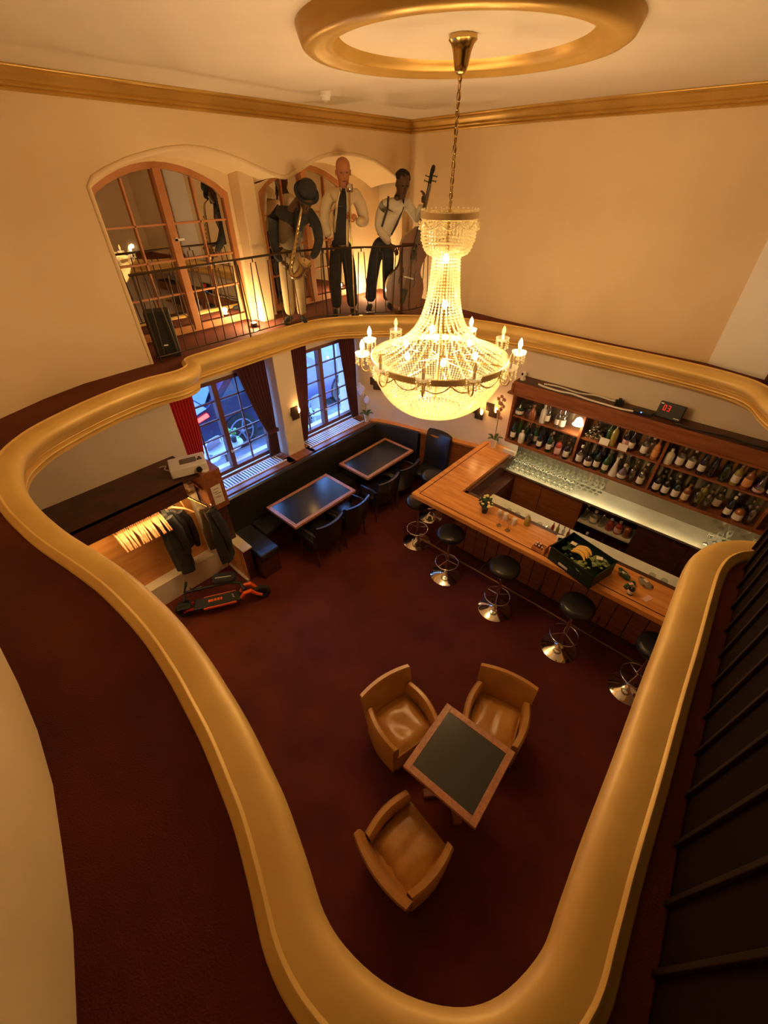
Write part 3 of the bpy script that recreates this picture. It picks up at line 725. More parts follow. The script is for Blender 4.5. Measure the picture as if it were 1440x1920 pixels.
row([(W, 'darkgreen', 'w', 'k'), ('squat', 'white', '', 'w'), (S, 'black', '', 'k'), (W, 'black', 'w', 'k'), (W, 'darkgreen', 'w', 'g'), (S, 'red', 'p', 'k'), (S, 'black', 'w', 's')], -2.24, -1.44, 5.285, 1.33, 'lower shelf front, left bay', 'bottles on the lower back-bar shelf')
row([('slim', 'green', '', 'g'), (W, 'darkgreen', '', 's'), (W, 'green', 'w', 'g'), (W, 'black', '', 'k'), (S, 'clear', 'w', 'w'), (S, 'clear', '', 's'), (S, 'clear', 'w', 's')], -2.20, -1.46, 5.39, 1.33, 'lower shelf back, left bay', 'bottles on the lower back-bar shelf')
row([(S, 'clear', 'w', 'w'), ('squat', 'black', 'w', 'k'), (W, 'darkgreen', 'w', 'k'), (W, 'green', 'w', 's'), ('bell', 'white', '', 'w'), ('flask', 'purple', 'w', 'w'), (S, 'clear', '', 's'), (S, 'clear', 'w', 's')], -1.26, -.49, 5.285, 1.33, 'lower shelf front, middle bay', 'bottles on the lower back-bar shelf')
row([('slim', 'clear', '', 's'), (W, 'darkgreen', '', 'k'), (W, 'black', '', 'k'), (W, 'green', '', 'g'), (S, 'clear', '', 'w'), ('slim', 'clear', 'w', 'w'), (S, 'clear', '', 's'), (S, 'clear', '', 'w')], -1.22, -.50, 5.39, 1.33, 'lower shelf back, middle bay', 'bottles on the lower back-bar shelf')
row([(S, 'black', 'w', 'k'), (S, 'black', 'w', 's'), (S, 'darkgreen', 'w', 'k'), (S, 'amber', 'c', 'g'), (S, 'clear', '', 's'), (S, 'clear', '', 'g'), None, (W, 'black', 'w', 'w'), ('squat', 'amber', 'w', 'k'), (S, 'clear', '', 's')], -.31, .64, 5.285, 1.33, 'lower shelf front, right bay', 'bottles on the lower back-bar shelf')
row([(S, 'clear', '', 's'), (S, 'clear', '', 'w'), (W, 'black', '', 'k'), (S, 'gold', '', 's'), (S, 'clear', 'w', 's'), (W, 'darkgreen', '', 'w'), (S, 'clear', '', 's')], -.29, .60, 5.39, 1.33, 'lower shelf back, right bay', 'bottles on the lower back-bar shelf')
row([('flask', 'darkgreen', 'w', 'k'), None, ('squat', 'clear', '', 's'), ('flask', 'amber', '', 'g'), None, (S, 'white', '', 'w'), (W, 'clear', 'w', 'w'), None, (W, 'clear', 'w', 'k'), (S, 'clear', 'w', 's')], -2.24, -1.62, 5.32, 1.705, 'upper shelf, left bay', 'bottles on the upper back-bar shelf')
row([(W, 'green', '', 'k'), (W, 'gold', '', 'g'), None, (W, 'black', 'p', 'k'), (W, 'black', 'w', 'k'), None, (S, 'clear', 'w', 's'), (S, 'clear', '', 'w'), (S, 'orange', 'o', 's')], -1.02, -.47, 5.33, 1.705, 'upper shelf, middle bay', 'bottles on the upper back-bar shelf')
row([('squat', 'white', '', 'w'), (S, 'clear', 'w', 's'), (S, 'clear', 'w', 'w'), (W, 'black', 'w', 'k'), (W, 'black', '', 'g'), (S, 'darkgreen', '', 'k'), (S, 'gold', 'w', 's'), (S, 'amber', 'o', 'k'), ('bell', 'clear', 'p', 's'), (S, 'clear', 'w', 's')], -.32, .66, 5.33, 1.705, 'upper shelf, right bay', 'bottles on the upper back-bar shelf')
row([(S, 'clear', '', 'w'), ('squat', 'clear', 'w', 'w'), (S, 'clear', '', 's'), ('squat', 'red', '', 'w'), ('squat', 'red', 'p', 'w'), ('squat', 'amber', '', 'k')], -.92, -.36, 5.2, .585, 'upper cabinet niche below the back counter', 'bottles in the cabinet niche')
row([('squat', 'clear', '', 'w'), (S, 'clear', '', 'w'), ('squat', 'clear', 'w', 'w'), (S, 'clear', '', 's'), ('squat', 'clear', '', 's'), (S, 'clear', '', 's')], -.92, -.36, 5.2, .12, 'lower cabinet niche below the back counter', 'bottles in the cabinet niche')
# stacked shiny cups (pyramid) and cards on the upper shelf
def goblet(loc_, label):
    o = MB().lathe([(0, 0), (.024, 0), (.03, .01), (.034, .05), (.031, .052), (.022, .012), (0, .01)], 14, cap=False).build('silver_cup', 'chrome', None, smooth=50); o.location = loc_
    return tag(o, label, 'cup', 'silver cups stacked in a pyramid')
for lv, cnt in enumerate((4, 3, 2, 1)):
    for q in range(cnt): goblet((-1.27+q*.062+lv*.031, 5.31, 1.705+lv*.053), 'silver cup in the %s row of the shelf pyramid, %s from left' % (('bottom', 'second', 'third', 'top')[lv], ORD[q]))
for x in (-1.04, -.82):
    o = MB().box(-.055, .055, -.002, .002, 0, .085, Matrix.Rotation(-.2, 4, 'X')).build('menu_card', 'paper'); o.location = (x, 5.262, 1.706)
    tag(o, 'white card leaning on the upper shelf, %s of two' % ('left' if x < -1 else 'right'), 'card')
# tulip lamp on the divider
r = empty('tulip_lamp', (-1.40, 5.24, 1.92), 0, 'small brass lamp with a glowing frilled glass shade over the bottles', 'lamp')
b = MB(); n = 20
for j in range(5):
    pass
prof_t = [(.018, .045), (.035, .03), (.048, .0), (.055, -.03), (.068, -.05)]
b.lathe(prof_t, 20, cap=False)
b.build('glass_shade', 'bead_lamp', r, smooth=60)
MB().tube([(0, .0, .045), (0, .0, .075), (.02, .02, .09), (.05, .02, .07), (.05, .03, .1)], .005, 8).build('lamp_arm', 'brass', r, smooth=60)
lamp('shelf_lamp_light', (-1.40, 5.22, 1.84), 4, (1, .75, .42), .04)
# glasses standing on the back counter
g0 = MB().lathe([(0, 0), (.030, 0), (.031, .003), (.006, .008), (.005, .06), (.02, .075), (.034, .105), (.035, .125), (.030, .155), (.028, .155)], 14, cap=False).build('wine_glass', thin_glass('glassware', (.93, .95, .9), .28, .02), None, smooth=60)
tag(g0, 'wine glass in the dense rows on the left of the back counter', 'glass', 'glasses in rows on the back counter')
g0.location = (-2.14, 5.16, .95)
for j in range(4):
    for i in range(16):
        if i == 0 and j == 0: continue
        if i > 11 and j < 2: continue
        c = g0.copy(); COL.objects.link(c); c.location = (-2.14+i*.082+.02*(j % 2), 5.16+j*.08, .95)
for i in range(8):
    c = g0.copy(); COL.objects.link(c); c.location = (.42+i*.08, 5.2+.1*(i % 3), .95)
    c['label'] = 'wine glass on the right part of the back counter'; c['group'] = 'glasses at the right of the back counter'
# cctv camera, cables, power bricks and receiver on the shelf unit
r = empty('indoor_camera', (-2.29, 5.33, 2.2), 0, 'small white round indoor camera at the left end of the shelf top', 'camera')
MB().lathe([(.035, 0), (.035, .03), (.02, .045)], 20).build('camera_base', 'white', r, smooth=40)
MB().ball((0, 0, .075), .04, 18, 12).build('camera_head', 'white', r, smooth=0)
MB().ball((-.005, -.024, .083), .021, 14, 8).build('lens', 'black', r, smooth=0)
def cable(name, pts, rr, m, label):
    return tag(MB().tube(cat_rom(pts, 5), rr, 6).build(name, m, None, smooth=60), label, 'cable')
cable('cable', [(-2.05, 5.30, 2.213), (-1.95, 5.27, 2.212), (-1.75, 5.26, 2.212), (-1.6, 5.29, 2.212), (-1.4, 5.26, 2.212), (-1.2, 5.25, 2.212), (-1.0, 5.25, 2.212), (-.86, 5.27, 2.215)], .011, 'white', 'white cable lying along the front of the shelf top')
cable('cable', [(-2.0, 5.36, 2.21), (-1.8, 5.40, 2.21), (-1.55, 5.37, 2.21), (-1.35, 5.44, 2.21), (-1.15, 5.40, 2.22), (-1.0, 5.43, 2.22)], .009, 'white', 'thinner white cable behind the front cable on the shelf top')
cable('cable', [(-.42, 5.28, 2.21), (-.2, 5.25, 2.212), (.1, 5.30, 2.212), (.3, 5.27, 2.212), (.6, 5.29, 2.212)], .008, 'black', 'dark cable on the shelf top right of the receiver')
r = empty('power_adapter', (-1.05, 5.36, 2.2), .3, 'black power adapter on the shelf top between the cables', 'adapter')
MB().box(-.05, .05, -.035, .035, 0, .06, bev=.008).build('adapter_body', 'black', r); MB().box(-.02, .02, -.02, .02, .06, .085, bev=.005).build('plug', 'black', r)
r = empty('router_box', (-.77, 5.31, 2.2), -.05, 'slim black box with a blue light beside the receiver', 'device')
MB().box(-.11, .11, -.04, .04, 0, .035, bev=.006).build('device_body', 'black', r); MB().box(-.012, .0, -.041, -.035, .022, .033).build('blue_light', 'led_blue', r)
r = empty('receiver', (-.52, 5.36, 2.2), -.08, 'black receiver with red digits 03 on the shelf top', 'receiver')
T = Matrix.Rotation(-.25, 4, 'X')
MB().box(-.13, .13, -.03, .03, 0, .17, T, bev=.006).build('receiver_body', 'black', r)
def seg(b, x, z, segs, T, s=.030):
    w, h, t = s*.42, s, .0042
    D = {'a': (-w, w, 2*h-t, 2*h), 'd': (-w, w, 0, t), 'g': (-w, w, h-t/2, h+t/2), 'b': (w-t, w, h, 2*h), 'c': (w-t, w, 0, h), 'f': (-w, -w+t, h, 2*h), 'e': (-w, -w+t, 0, h)}
    for q in segs:
        x0, x1, z0, z1 = D[q]; b.box(x+x0, x+x1, -.0335, -.0305, z+z0, z+z1, T)
b = MB(); seg(b, -.065, .08, 'abcdef', T); seg(b, -.022, .08, 'abgcd', T); b.build('digits', 'led_red', r)
MB().box(-.118, -.09, -.034, -.03, .145, .155, T).box(.06, .12, -.034, -.03, .02, .03, T).build('buttons', 'steel', r)
# orchids
def orchid(loc_, label, fl, h, lean, n, fs=.02):
    r = empty('potted_orchid', loc_, 0, label, 'plant')
    MB().lathe([(.036, 0), (.05, .13), (.054, .135), (.050, .14), (.045, .12), (0, .12)], 20).build('pot', 'pot', r, smooth=40)
    for q in range(5):
        a = q*1.3+.4; dx, dy = math.cos(a), math.sin(a)
        b = MB(); P_ = [(dx*.02, dy*.02, .13), (dx*.07, dy*.07, .175), (dx*.13, dy*.13, .165)]
        b.tube(cat_rom(P_, 4), [.012, .018, .024, .027, .028, .026, .02, .012, .004], 8, flat=.18).build('leaf', 'leaf', r, smooth=60)
    P_ = [(0, 0, .12), (lean*.1, 0, h*.4), (lean*.25, 0, h*.75), (lean, -.02, h)]
    st = cat_rom(P_, 6); MB().tube(st, .004, 6).build('stem', 'stemw', r, smooth=60)
    rng = random.Random(int(h*1000))
    for q in range(n):
        p = st[-1-int(q*len(st)*.55/n)]+Vector((rng.uniform(-.05, .05), rng.uniform(-.05, .02), rng.uniform(-.03, .04)))
        b = MB()
        for k in range(5):
            a = k*2*PI/5+rng.random()*.4
            b.ball((p.x+fs*math.cos(a), p.y, p.z+fs*math.sin(a)), fs*.85, 8, 5, (1, .3, 1))
        b.ball((p.x, p.y-.008, p.z), .008, 6, 4); b.build('flower', fl, r, smooth=0)
orchid((-4.70, 4.74, 1.0), 'white flowered orchid in a white pot on the corner window sill', 'petal_white', .62, -.08, 7, .030)
orchid((-2.50, 5.24, 1.12), 'orchid with small reddish blooms in a white pot on the counter end', 'petal_rust', .80, .03, 14, .016)
# ---------------------------------------------------------------- things on the bar counter
Zc = 1.12
r = empty('potted_flowers', (-1.76, 3.78, Zc), 0, 'small pot of pale yellow flowers on the bar counter', 'plant')
MB().lathe([(.032, 0), (.045, .085), (.047, .09), (0, .085)], 16).build('pot', 'black', r, smooth=40)
b = MB(); rng = random.Random(3)
for q in range(60):
    a = rng.uniform(0, 2*PI); rr_ = rng.uniform(.01, .085); z = .10+rng.uniform(0, .12)*(1-rr_*4)+.02
    b.ball((rr_*math.cos(a), rr_*math.sin(a), z), .018, 6, 4, (1, 1, .5))
b.build('foliage', 'leaf', r)
for q in range(16):
    a = rng.uniform(0, 2*PI); rr_ = rng.uniform(.0, .095); z = .24-rr_*.9+rng.uniform(-.02, .02)
    b = MB()
    b.lathe([(0, -.004), (.012, .0), (.019, .008), (.012, .012), (0, .014)], 9, (rr_*math.cos(a), rr_*math.sin(a), z), cap=False)
    b.build('flower', 'petal_cream', r, smooth=60)
def lathe_thing(name, prof, m, loc_, label, cat, group=None, n=16):
    o = MB().lathe(prof, n, cap=False).build(name, m, None, smooth=50); o.location = loc_
    return tag(o, label, cat, group)
JAR = [(0, 0), (.026, 0), (.03, .01), (.03, .06), (.026, .075), (.024, .08), (0, .08)]
for i, (x, y, s) in enumerate(((-1.60, 3.86, .9), (-1.50, 3.83, 1.2), (-1.38, 3.82, 1.1))):
    o = lathe_thing('candle_jar', JAR, 'pot', (x, y, Zc), 'small pale candle jar, %s right of the potted flowers' % ORD[i], 'candle'); o.scale = (s, s, s)
WG = [(0, 0), (.032, 0), (.033, .003), (.005, .008), (.004, .09), (.02, .105), (.034, .135), (.034, .16), (.027, .20), (.025, .20)]
for i, (x, y) in enumerate(((-1.50, 3.68), (-1.38, 3.67))):
    lathe_thing('wine_glass', WG, g0.data.materials[0], (x, y, Zc), 'empty wine glass on the bar counter, %s of two' % ('left' if i == 0 else 'right'), 'glass')
for i, x in enumerate((-1.62, -1.5, -1.20, -1.08)):
    lathe_thing('tumbler', [(0, 0), (.028, 0), (.034, .085), (.031, .085), (.026, .008), (0, .008)], g0.data.materials[0], (x, 4.2, .90), 'clear tumbler on the pale work surface, %s from left' % ORD[i], 'glass')
bottle('squat', 'gold', '', 's', (-1.26, 4.0-.09, Zc), 'yellow green oil bottle standing at the counter edge', 'oil bottle on the counter', .75)
for i, (x, c) in enumerate(((-.99, 'red'), (-.93, 'gold'), (-.86, 'clear'), (-.80, 'amber'))):
    bottle('slim', c, '', 's', (x-.05, 4.22, .90), '%s mixer bottle on the work surface behind the counter, %s' % (COLN[c], ORD[i]), 'mixer bottles behind the counter', .62)
r = empty('order_terminal', (-.83, 3.88, Zc), .35, 'small pale card terminal stand left of the crate', 'terminal')
MB().box(-.05, .05, -.03, .03, 0, .08, Matrix.Rotation(-.3, 4, 'X'), bev=.005).build('terminal_body', 'white', r); MB().box(-.035, .035, -.034, -.03, .03, .07, Matrix.Rotation(-.3, 4, 'X')).build('screen', 'mirror_glass', r)
r = empty('condiment_box', (-.95, 3.62, Zc), -.1, 'wooden box of small brown jars at the counter front edge', 'box')
MB().box(-.075, .075, -.055, .055, 0, .012).box(-.075, .075, -.055, -.048, 0, .05).box(-.075, .075, .048, .055, 0, .05).box(.068, .075, -.055, .055, 0, .10).box(-.075, -.068, -.055, .055, 0, .05).build('box_body', 'wood_orange', r)
for i in range(5):
    x, y = -.05+.035*(i % 3), -.02+.04*(i//3)
    o = MB().lathe([(0, 0), (.014, 0), (.015, .035), (.008, .045), (0, .045)], 10, (x, y, 0), cap=False).build('jar', BM['amber'], None, smooth=50)
    o.location = (-.95, 3.62, Zc+.013); tag(o, 'tiny amber jar in the condiment box, %s row, %s from left' % ('front' if i < 3 else 'back', ORD[i % 3]), 'jar', 'tiny jars in the condiment box')
    MB().lathe([(0, .045), (.010, .045), (.010, .056), (0, .056)], 8, (x, y, 0), cap=False).build('lid', 'pot', o)
# crate with produce
r = empty('plastic_crate', (-.53, 3.66, Zc), math.radians(-15), 'dark green plastic crate filled with produce on the bar counter', 'crate')
cb = MB(); a, c, H_, t = .26, .185, .19, .008
cb.box(-a, a, -c, c, 0, .012).box(-a, a, -c, -c+t, 0, H_).box(-a, a, c-t, c, 0, H_).box(-a, -a+t, -c, c, 0, H_).box(a-t, a, -c, c, 0, H_)
cb.build('crate_body', 'green_crate', r)
rim = MB(); rim.box(-a-.01, a+.01, -c-.01, -c+t, H_-.012, H_).box(-a-.01, a+.01, c-t, c+.01, H_-.012, H_).box(-a-.01, -a+t, -c-.01, c+.01, H_-.012, H_).box(a-t, a+.01, -c-.01, c+.01, H_-.012, H_); rim.build('crate_rim', 'green_crate', r)
MB().box(-.12, -.01, -c-.012, -c-.009, .04, .07).build('crate_sticker', 'paper', r)
CR = Matrix.Translation((-.53, 3.66, Zc)) @ Matrix.Rotation(math.radians(-15), 4, 'Z')
rng = random.Random(5)
def bunch(name, cx, cy, z, rad, m, label, n=40, cat='vegetable'):
    b = MB()
    for q in range(n):
        p = Vector((rng.gauss(0, rad*.4), rng.gauss(0, rad*.4), rng.uniform(-.01, .05)))
        b.ball(tuple(p), rng.uniform(.014, .026), 7, 5, (rng.uniform(.5, 1.4), rng.uniform(.5, 1.4), .4), None)
    o = b.build(name, m, None); o.location = CR @ Vector((cx, cy, z)); return tag(o, label, cat, None, 'stuff')
bunch('leafy_greens', -.15, .03, .09, .12, 'leaf', 'dark leafy greens at the left end of the crate')
bunch('lettuce', .13, .07, .13, .11, 'lettuce', 'pale green lettuce in clear film at the right of the crate', 60)
bunch('herb_bunch', .06, -.09, .10, .10, 'lettuce', 'loose green herbs at the front of the crate', 45)
for q in range(4):
    pts_ = cat_rom([(-.085, .0, 0), (-.045, .03, .012), (.0, .042, .018), (.05, .03, .01), (.085, -.002, 0)], 3)
    o = MB().tube(pts_, [.006, .012, .017, .018, .019, .019, .019, .019, .018, .016, .012, .008, .005][:len(pts_)], 8).build('banana', 'banana', None, smooth=60)
    o.location = CR @ Vector((-.03, -.045+q*.032, .155+.012*(q % 2))); o.rotation_euler = (0, 0, -.3+.08*q)
    tag(o, 'ripe yellow banana in the crate, %s from the crate front' % ORD[q], 'banana', 'bananas in the crate')
b = MB(); b.box(-.03, .03, -.02, .02, 0, .003, Matrix.Rotation(.2, 4, 'X'))
o = b.build('paper_tag', 'paper'); o.location = CR @ Vector((-.17, .08, .155)); tag(o, 'white paper tag on the leafy greens in the crate', 'paper tag')
o = MB().box(-.03, .03, -.02, .02, 0, .003).build('paper_tag', 'paper'); o.location = CR @ Vector((.14, .06, .205)); o.rotation_euler = (.2, 0, .3); tag(o, 'white paper tag on the lettuce film in the crate', 'paper tag')
# things right of the crate
def pack(x, y, ang, m1, m2, label, w_=.13, l_=.07, h=.035):
    r = empty('food_pack', (x, y, Zc), ang, label, 'package')
    b = MB(); nx = 6
    for q in range(10): b.ball((rng.uniform(-w_*.4, w_*.4), rng.uniform(-l_*.4, l_*.4), .02), rng.uniform(.016, .03), 7, 5, (1.4, .8, .8))
    b.build('contents', m1, r)
    MB().ball((0, 0, h*.35), w_*.5, 12, 6, (1, l_/w_, .34)).build('film_wrap', 'film', r)
    MB().box(-.025, .02, -.015, .015, h, h+.002).build('price_label', m2, r)
pack(-.13, 3.84, -.5, 'leaf', 'paper', 'film wrapped dark herbs just right of the crate')
pack(.07, 3.86, -.6, 'bass_wood', 'paper', 'film wrapped brown package with white label, right of the crate', .17, .10, .05)
pack(-.03, 3.72, .9, 'leaf', 'petal', 'film wrapped greens with a round peach label', .12, .08, .05)
bottle('squat', 'black', 'w', 's', (.0, 3.63, Zc+.0), 'dark jar with silver lid lying among the packages', 'dark jar by the packages', .6)
o = MB().box(-.025, .025, -.05, .05, 0, .004).build('beer_mat', 'petal'); o.location = (.15, 3.68, Zc); o.rotation_euler = (0, 0, -.4); tag(o, 'small pinkish paper card near the right end of the counter', 'card')
for i, x in enumerate((.0, .12)):
    lathe_thing('tumbler', [(0, 0), (.028, 0), (.034, .085), (.031, .085), (.026, .008), (0, .008)], g0.data.materials[0], (.1+x, 4.22, .90), 'clear tumbler behind the brown package, %s' % ORD[i], 'glass')
o = MB().box(-.1, .1, -.02, .02, 0, .06, bev=.005).build('napkin_box', 'paper'); o.location = (-2.13, 5.28, .95); o.location.z = 1.2; 
o.location = (-2.22, 5.22, 1.12); tag(o, 'long pale box under the left end of the bottle shelf', 'box')

# ================================================================= COAT NICHE
r = empty('coat_niche', (-4.6, .4, 0), 0, 'lit coat niche with orange wooden back panel and pale base on the left', 'coat rack')
loc(MB().box(-4.88, -4.25, -1.1, 1.52, 1.685, 1.71).box(-4.27, -4.25, -1.1, 1.32, 1.50, 1.71), 'canopy', 'wood_dark', r)
loc(MB().box(-4.66, -4.62, -1.1, 1.50, .33, 1.69), 'back_panel', 'wood_orange', r)
loc(MB().box(-4.88, -4.47, -1.1, 1.58, 0, .34, bev=.004), 'base_box', 'cream_low', r)
loc(MB().box(-4.66, -4.47, 1.44, 1.50, .34, 1.50, bev=.003), 'side_jamb', 'cream_low', r)
loc(MB().tube([(-4.40, -1.0, 1.44), (-4.40, 1.44, 1.44)], .013, 8), 'rod', 'brass', r)
for i in range(7): loc(MB().cyl((-4.40, -.6+i*.33, 1.44), (-4.40, -.6+i*.33, 1.51), .006), 'rod_bracket', 'brass', r)
loc(MB().box(-4.31, -4.285, -1.0, 1.28, 1.488, 1.50), 'light_strip', 'strip', r)
loc(MB().box(-4.66, -4.28, 1.50, 1.52, 1.48, 1.505).tube([(-4.30, 1.32, 1.49), (-3.98, 1.40, 1.46)], .011), 'end_rail', 'brass', r)
def hanger_mesh():
    o = MB().tube([(-.17, 0, -.085), (-.10, 0, -.045), (0, 0, -.02), (.10, 0, -.045), (.17, 0, -.085)], [.008, .011, .013, .011, .008], 6).build('coat_hanger', 'wood_table', None, smooth=60)
    tag(o, 'wooden hanger in the row of empty hangers on the rod', 'hanger', 'empty wooden hangers')
    MB().tube([(0, 0, -.02), (0, 0, .05), (.012, 0, .075), (.024, 0, .06)], .0028, 5).build('hook', 'chrome', o, smooth=60)
    MB().tube([(-.165, 0, -.088), (.165, 0, -.088)], .004, 5).build('trouser_bar', 'wood_table', o)
    return o
h0 = hanger_mesh()
rng = random.Random(11)
for i in range(24):
    o = h0 if i == 0 else copy_tree(h0)
    o.location = (-4.40, .52+i*.021, 1.375); o.scale = (1.25, 1, 1.6); o.rotation_euler = (rng.uniform(-.12, .12), 0, rng.uniform(-.12, .12))
o = copy_tree(h0); o.location = (-4.42, 1.17, 1.385); o.rotation_euler = (0, 0, .9); o['label'] = 'pale hanger sticking out in front of the dark coat'; o['group'] = 'single hangers'
def coat(loc_, rz, m, label, H, w_, seed):
    r = empty('coat', loc_, rz, label, 'coat')
    b = MB(); n = 24; m_ = 12; rows = []; rng = random.Random(seed)
    ph = rng.random()*6
    for j in range(m_+1):
        t = j/m_; z = -.03-H*t
        ww = w_*(.30+.75*min(1, t*3.2))*(1-.15*t) if t < .3 else w_*(1-.15*t); dd = .05+.05*min(1, t*2)
        rows.append([b.b.verts.new((ww*math.cos(2*PI*i/n), dd*math.sin(2*PI*i/n)*(1+.25*math.sin(5*2*PI*i/n+ph)), z+.02*math.cos(2*PI*i/n)**2*-1)) for i in range(n)])
    for A, B in zip(rows, rows[1:]):
        for i in range(n): b.b.faces.new((A[i], A[(i+1) % n], B[(i+1) % n], B[i]))
    b.b.faces.new(rows[0]); b.b.faces.new(rows[-1][::-1])
    b.build('coat_body', m, r, smooth=60)
    for s in (-1, 1):
        MB().tube([(s*w_*.62, 0, -.07), (s*w_*.98, .02, -.25), (s*w_*1.0, .03, -.5), (s*w_*.92, .03, -.66)], [.05, .055, .05, .04], 10, flat=.8).build('sleeve', m, r, smooth=60)
    MB().tube([(-w_*.3, .04, -.02), (0, .055, -.09), (w_*.3, .04, -.02)], .018, 6).build('collar', m, r, smooth=60)
    b = MB()
    for q in range(3): b.ball((0.01, -.10, -.28-.12*q), .009, 8, 5)
    b.build('buttons', 'chrome', r)
    MB().tube([(0, 0, -.03), (0, 0, .03), (.012, 0, .055), (.024, 0, .04)], .004, 5).build('hanger_hook', 'chrome', r)
coat((-4.41, 1.04, 1.38), .35, 'cloth_dark', 'long dark coat hanging beside the empty hangers', .92, .13, 1)
coat((-4.41, 1.13, 1.38), 1.0, 'black_leather', 'shorter black leather jacket hanging right of the long coat', .55, .15, 2)
coat((-4.02, 1.44, 1.40), .3, 'cloth_dark', 'black garment hanging at the right end of the niche', .80, .07, 3)
coat((-4.14, 1.40, 1.40), .3, 'vest_grey', 'grey striped garment hanging at the right end of the niche', .60, .07, 4)
o = MB().tube([(0, 0, .03), (0, .0, -.0), (.02, .05, -.28)], [.006, .008, .006], 6).build('shoe_horn', 'wood_table', None, smooth=60); o.location = (-4.38, 1.26, 1.42); tag(o, 'long thin wooden stick hanging from the rod', 'stick')
# poster post
r = empty('notice_post', (-4.3, 1.62, 0), 0, 'reddish wooden box post with a notice beside the coat niche', 'post')
loc(MB().box(-4.60, -4.20, 1.525, 1.75, 1.18, 1.72, bev=.006), 'upper_box', 'wood_mid', r)
loc(MB().box(-4.60, -4.27, 1.56, 1.73, .55, 1.18, bev=.006), 'post_shaft', 'wood_dark', r)
loc(MB().box(-4.199, -4.196, 1.575, 1.70, 1.26, 1.52), 'notice', 'paper', r)
b = MB()
for zz, a, c in ((1.47, 1.60, 1.67), (1.43, 1.59, 1.65), (1.40, 1.61, 1.685), (1.36, 1.6, 1.66), (1.345, 1.63, 1.68)): b.box(-4.1955, -4.195, a, c, zz, zz+.008)
loc(b, 'notice_lines', 'vest_grey', r)
# low partition and step
r = empty('low_partition', (-4.3, 1.66, 0), 0, 'low panelled partition with pale top between coat niche and bench', 'partition')
loc(MB().box(-4.80, -3.96, 1.62, 1.76, .56, .585, bev=.004), 'cap', 'cloth_cream', r)
loc(MB().box(-4.78, -4.0, 1.64, 1.745, 0, .56), 'core', 'wood_dark', r)
for i in range(9): loc(MB().box(-4.78+i*.086, -4.70+i*.086, 1.617, 1.64, 0.0, .55, bev=.005), 'panel_board', 'wood_orange', r)
loc(MB().box(-4.48, -4.0, 1.585, 1.617, 0, .035, bev=.004), 'skirting', 'paper', r)
# projector and round alarm on the canopy
r = empty('projector', (-4.42, 1.50, 1.725), math.radians(-20), 'white projector lying on top of the coat niche', 'projector')
MB().box(-.14, .14, -.20, .20, .0, .11, bev=.012).build('projector_body', 'white', r)
MB().box(-.06, .05, -.08, .10, .11, .114).build('top_plate', 'vest_grey', r)
b = MB()
for x, y in ((-.02, .14), (.02, .15), (.02, .12)): b.box(x-.012, x+.012, y-.012, y+.012, .11, .118)
b.build('control_buttons', 'black', r); 
MB().lathe([(.03, 0), (.032, .03), (.02, .03)], 16, mat=Matrix.Translation((.14, .1, .055)) @ Matrix.Rotation(PI/2, 4, 'Y')).build('lens', 'black', r)
r = empty('smoke_alarm', (-4.27, 1.60, 1.722), 0, 'round white alarm with dark slots lying beside the projector', 'alarm')
MB().lathe([(.055, 0), (.055, .015), (.03, .03), (0, .03)], 24, cap=False).build('alarm_body', 'white', r, smooth=40)
b = MB()
for q in range(4): b.box(-.03+q*.017, -.022+q*.017, -.02, .02, .0295, .032)
b.build('alarm_slots', 'black', r)
tag(MB().tube(cat_rom([(-4.55, 1.35, 1.72), (-4.62, 1.30, 1.725), (-4.68, 1.34, 1.73), (-4.72, 1.28, 1.722)], 5), .008, 6).build('cable', 'white', None, smooth=60), 'white cable loop behind the projector', 'cable')

# e-scooter, folded, with bag
P0, P1 = Vector((-4.10, .72, 0)), Vector((-3.62, 1.54, 0))
ang = math.atan2(P1.y-P0.y, P1.x-P0.x)
r = empty('electric_scooter', (-3.87, 1.14, 0), ang, 'orange and black folded electric scooter lying on the carpet by the niche', 'scooter')
for nm, x, lab in (('wheel', .50, 1), ('wheel', -.46, 0)):
    T = Matrix.Translation((x, 0, .115)) @ Matrix.Rotation(PI/2, 4, 'X')
    ang_ = [2*PI*i/28 for i in range(28)]
    w_ = MB().tube([(x+.085*math.cos(a), 0, .115+.085*math.sin(a)) for a in ang_], .029, 10, closed=True).build('wheel', 'rubber', r, smooth=60)
    MB().lathe([(0, -.025), (.058, -.022), (.062, 0), (.058, .022), (0, .025)], 18, mat=T, cap=False).build('rim', 'black', w_, smooth=40)
MB().box(-.34, .24, -.085, .085, .12, .165, bev=.015).build('deck', 'black', r)
MB().box(-.30, .20, -.072, .072, .165, .170).build('grip_mat', 'rubber', r)
MB().box(-.22, .18, -.10, -.086, .125, .155, bev=.004).build('side_strip', 'orange', r); MB().box(-.22, .18, .086, .10, .125, .155, bev=.004).build('side_strip', 'orange', r)
b = MB()
for q, (a, c) in enumerate(((-.16, -.13), (-.125, -.10), (-.09, -.06), (-.05, -.02), (-.01, .01))): b.box(a, c, -.02, .02, .170, .172)
b.build('deck_letters', 'orange', r)
b = MB(); b.tube([(.13, .03, .1705), (.15, .01, .1705), (.14, -.01, .1705), (.16, -.03, .1705)], .004, 4); b.build('deck_mark', 'cloth_cream', r)
for s in (-1, 1):
    b = MB(); b.tube([(.24, s*.05, .15), (.30, s*.07, .24), (.38, s*.065, .25), (.44, s*.055, .16), (.50, s*.05, .115)], [.022, .026, .028, .022, .018], 6); b.build('front_fork', 'orange', r, smooth=40)
    b = MB(); b.tube([(-.34, s*.05, .145), (-.40, s*.05, .15), (-.46, s*.045, .115)], [.02, .02, .016], 6); b.build('rear_arm', 'red', r, smooth=40)
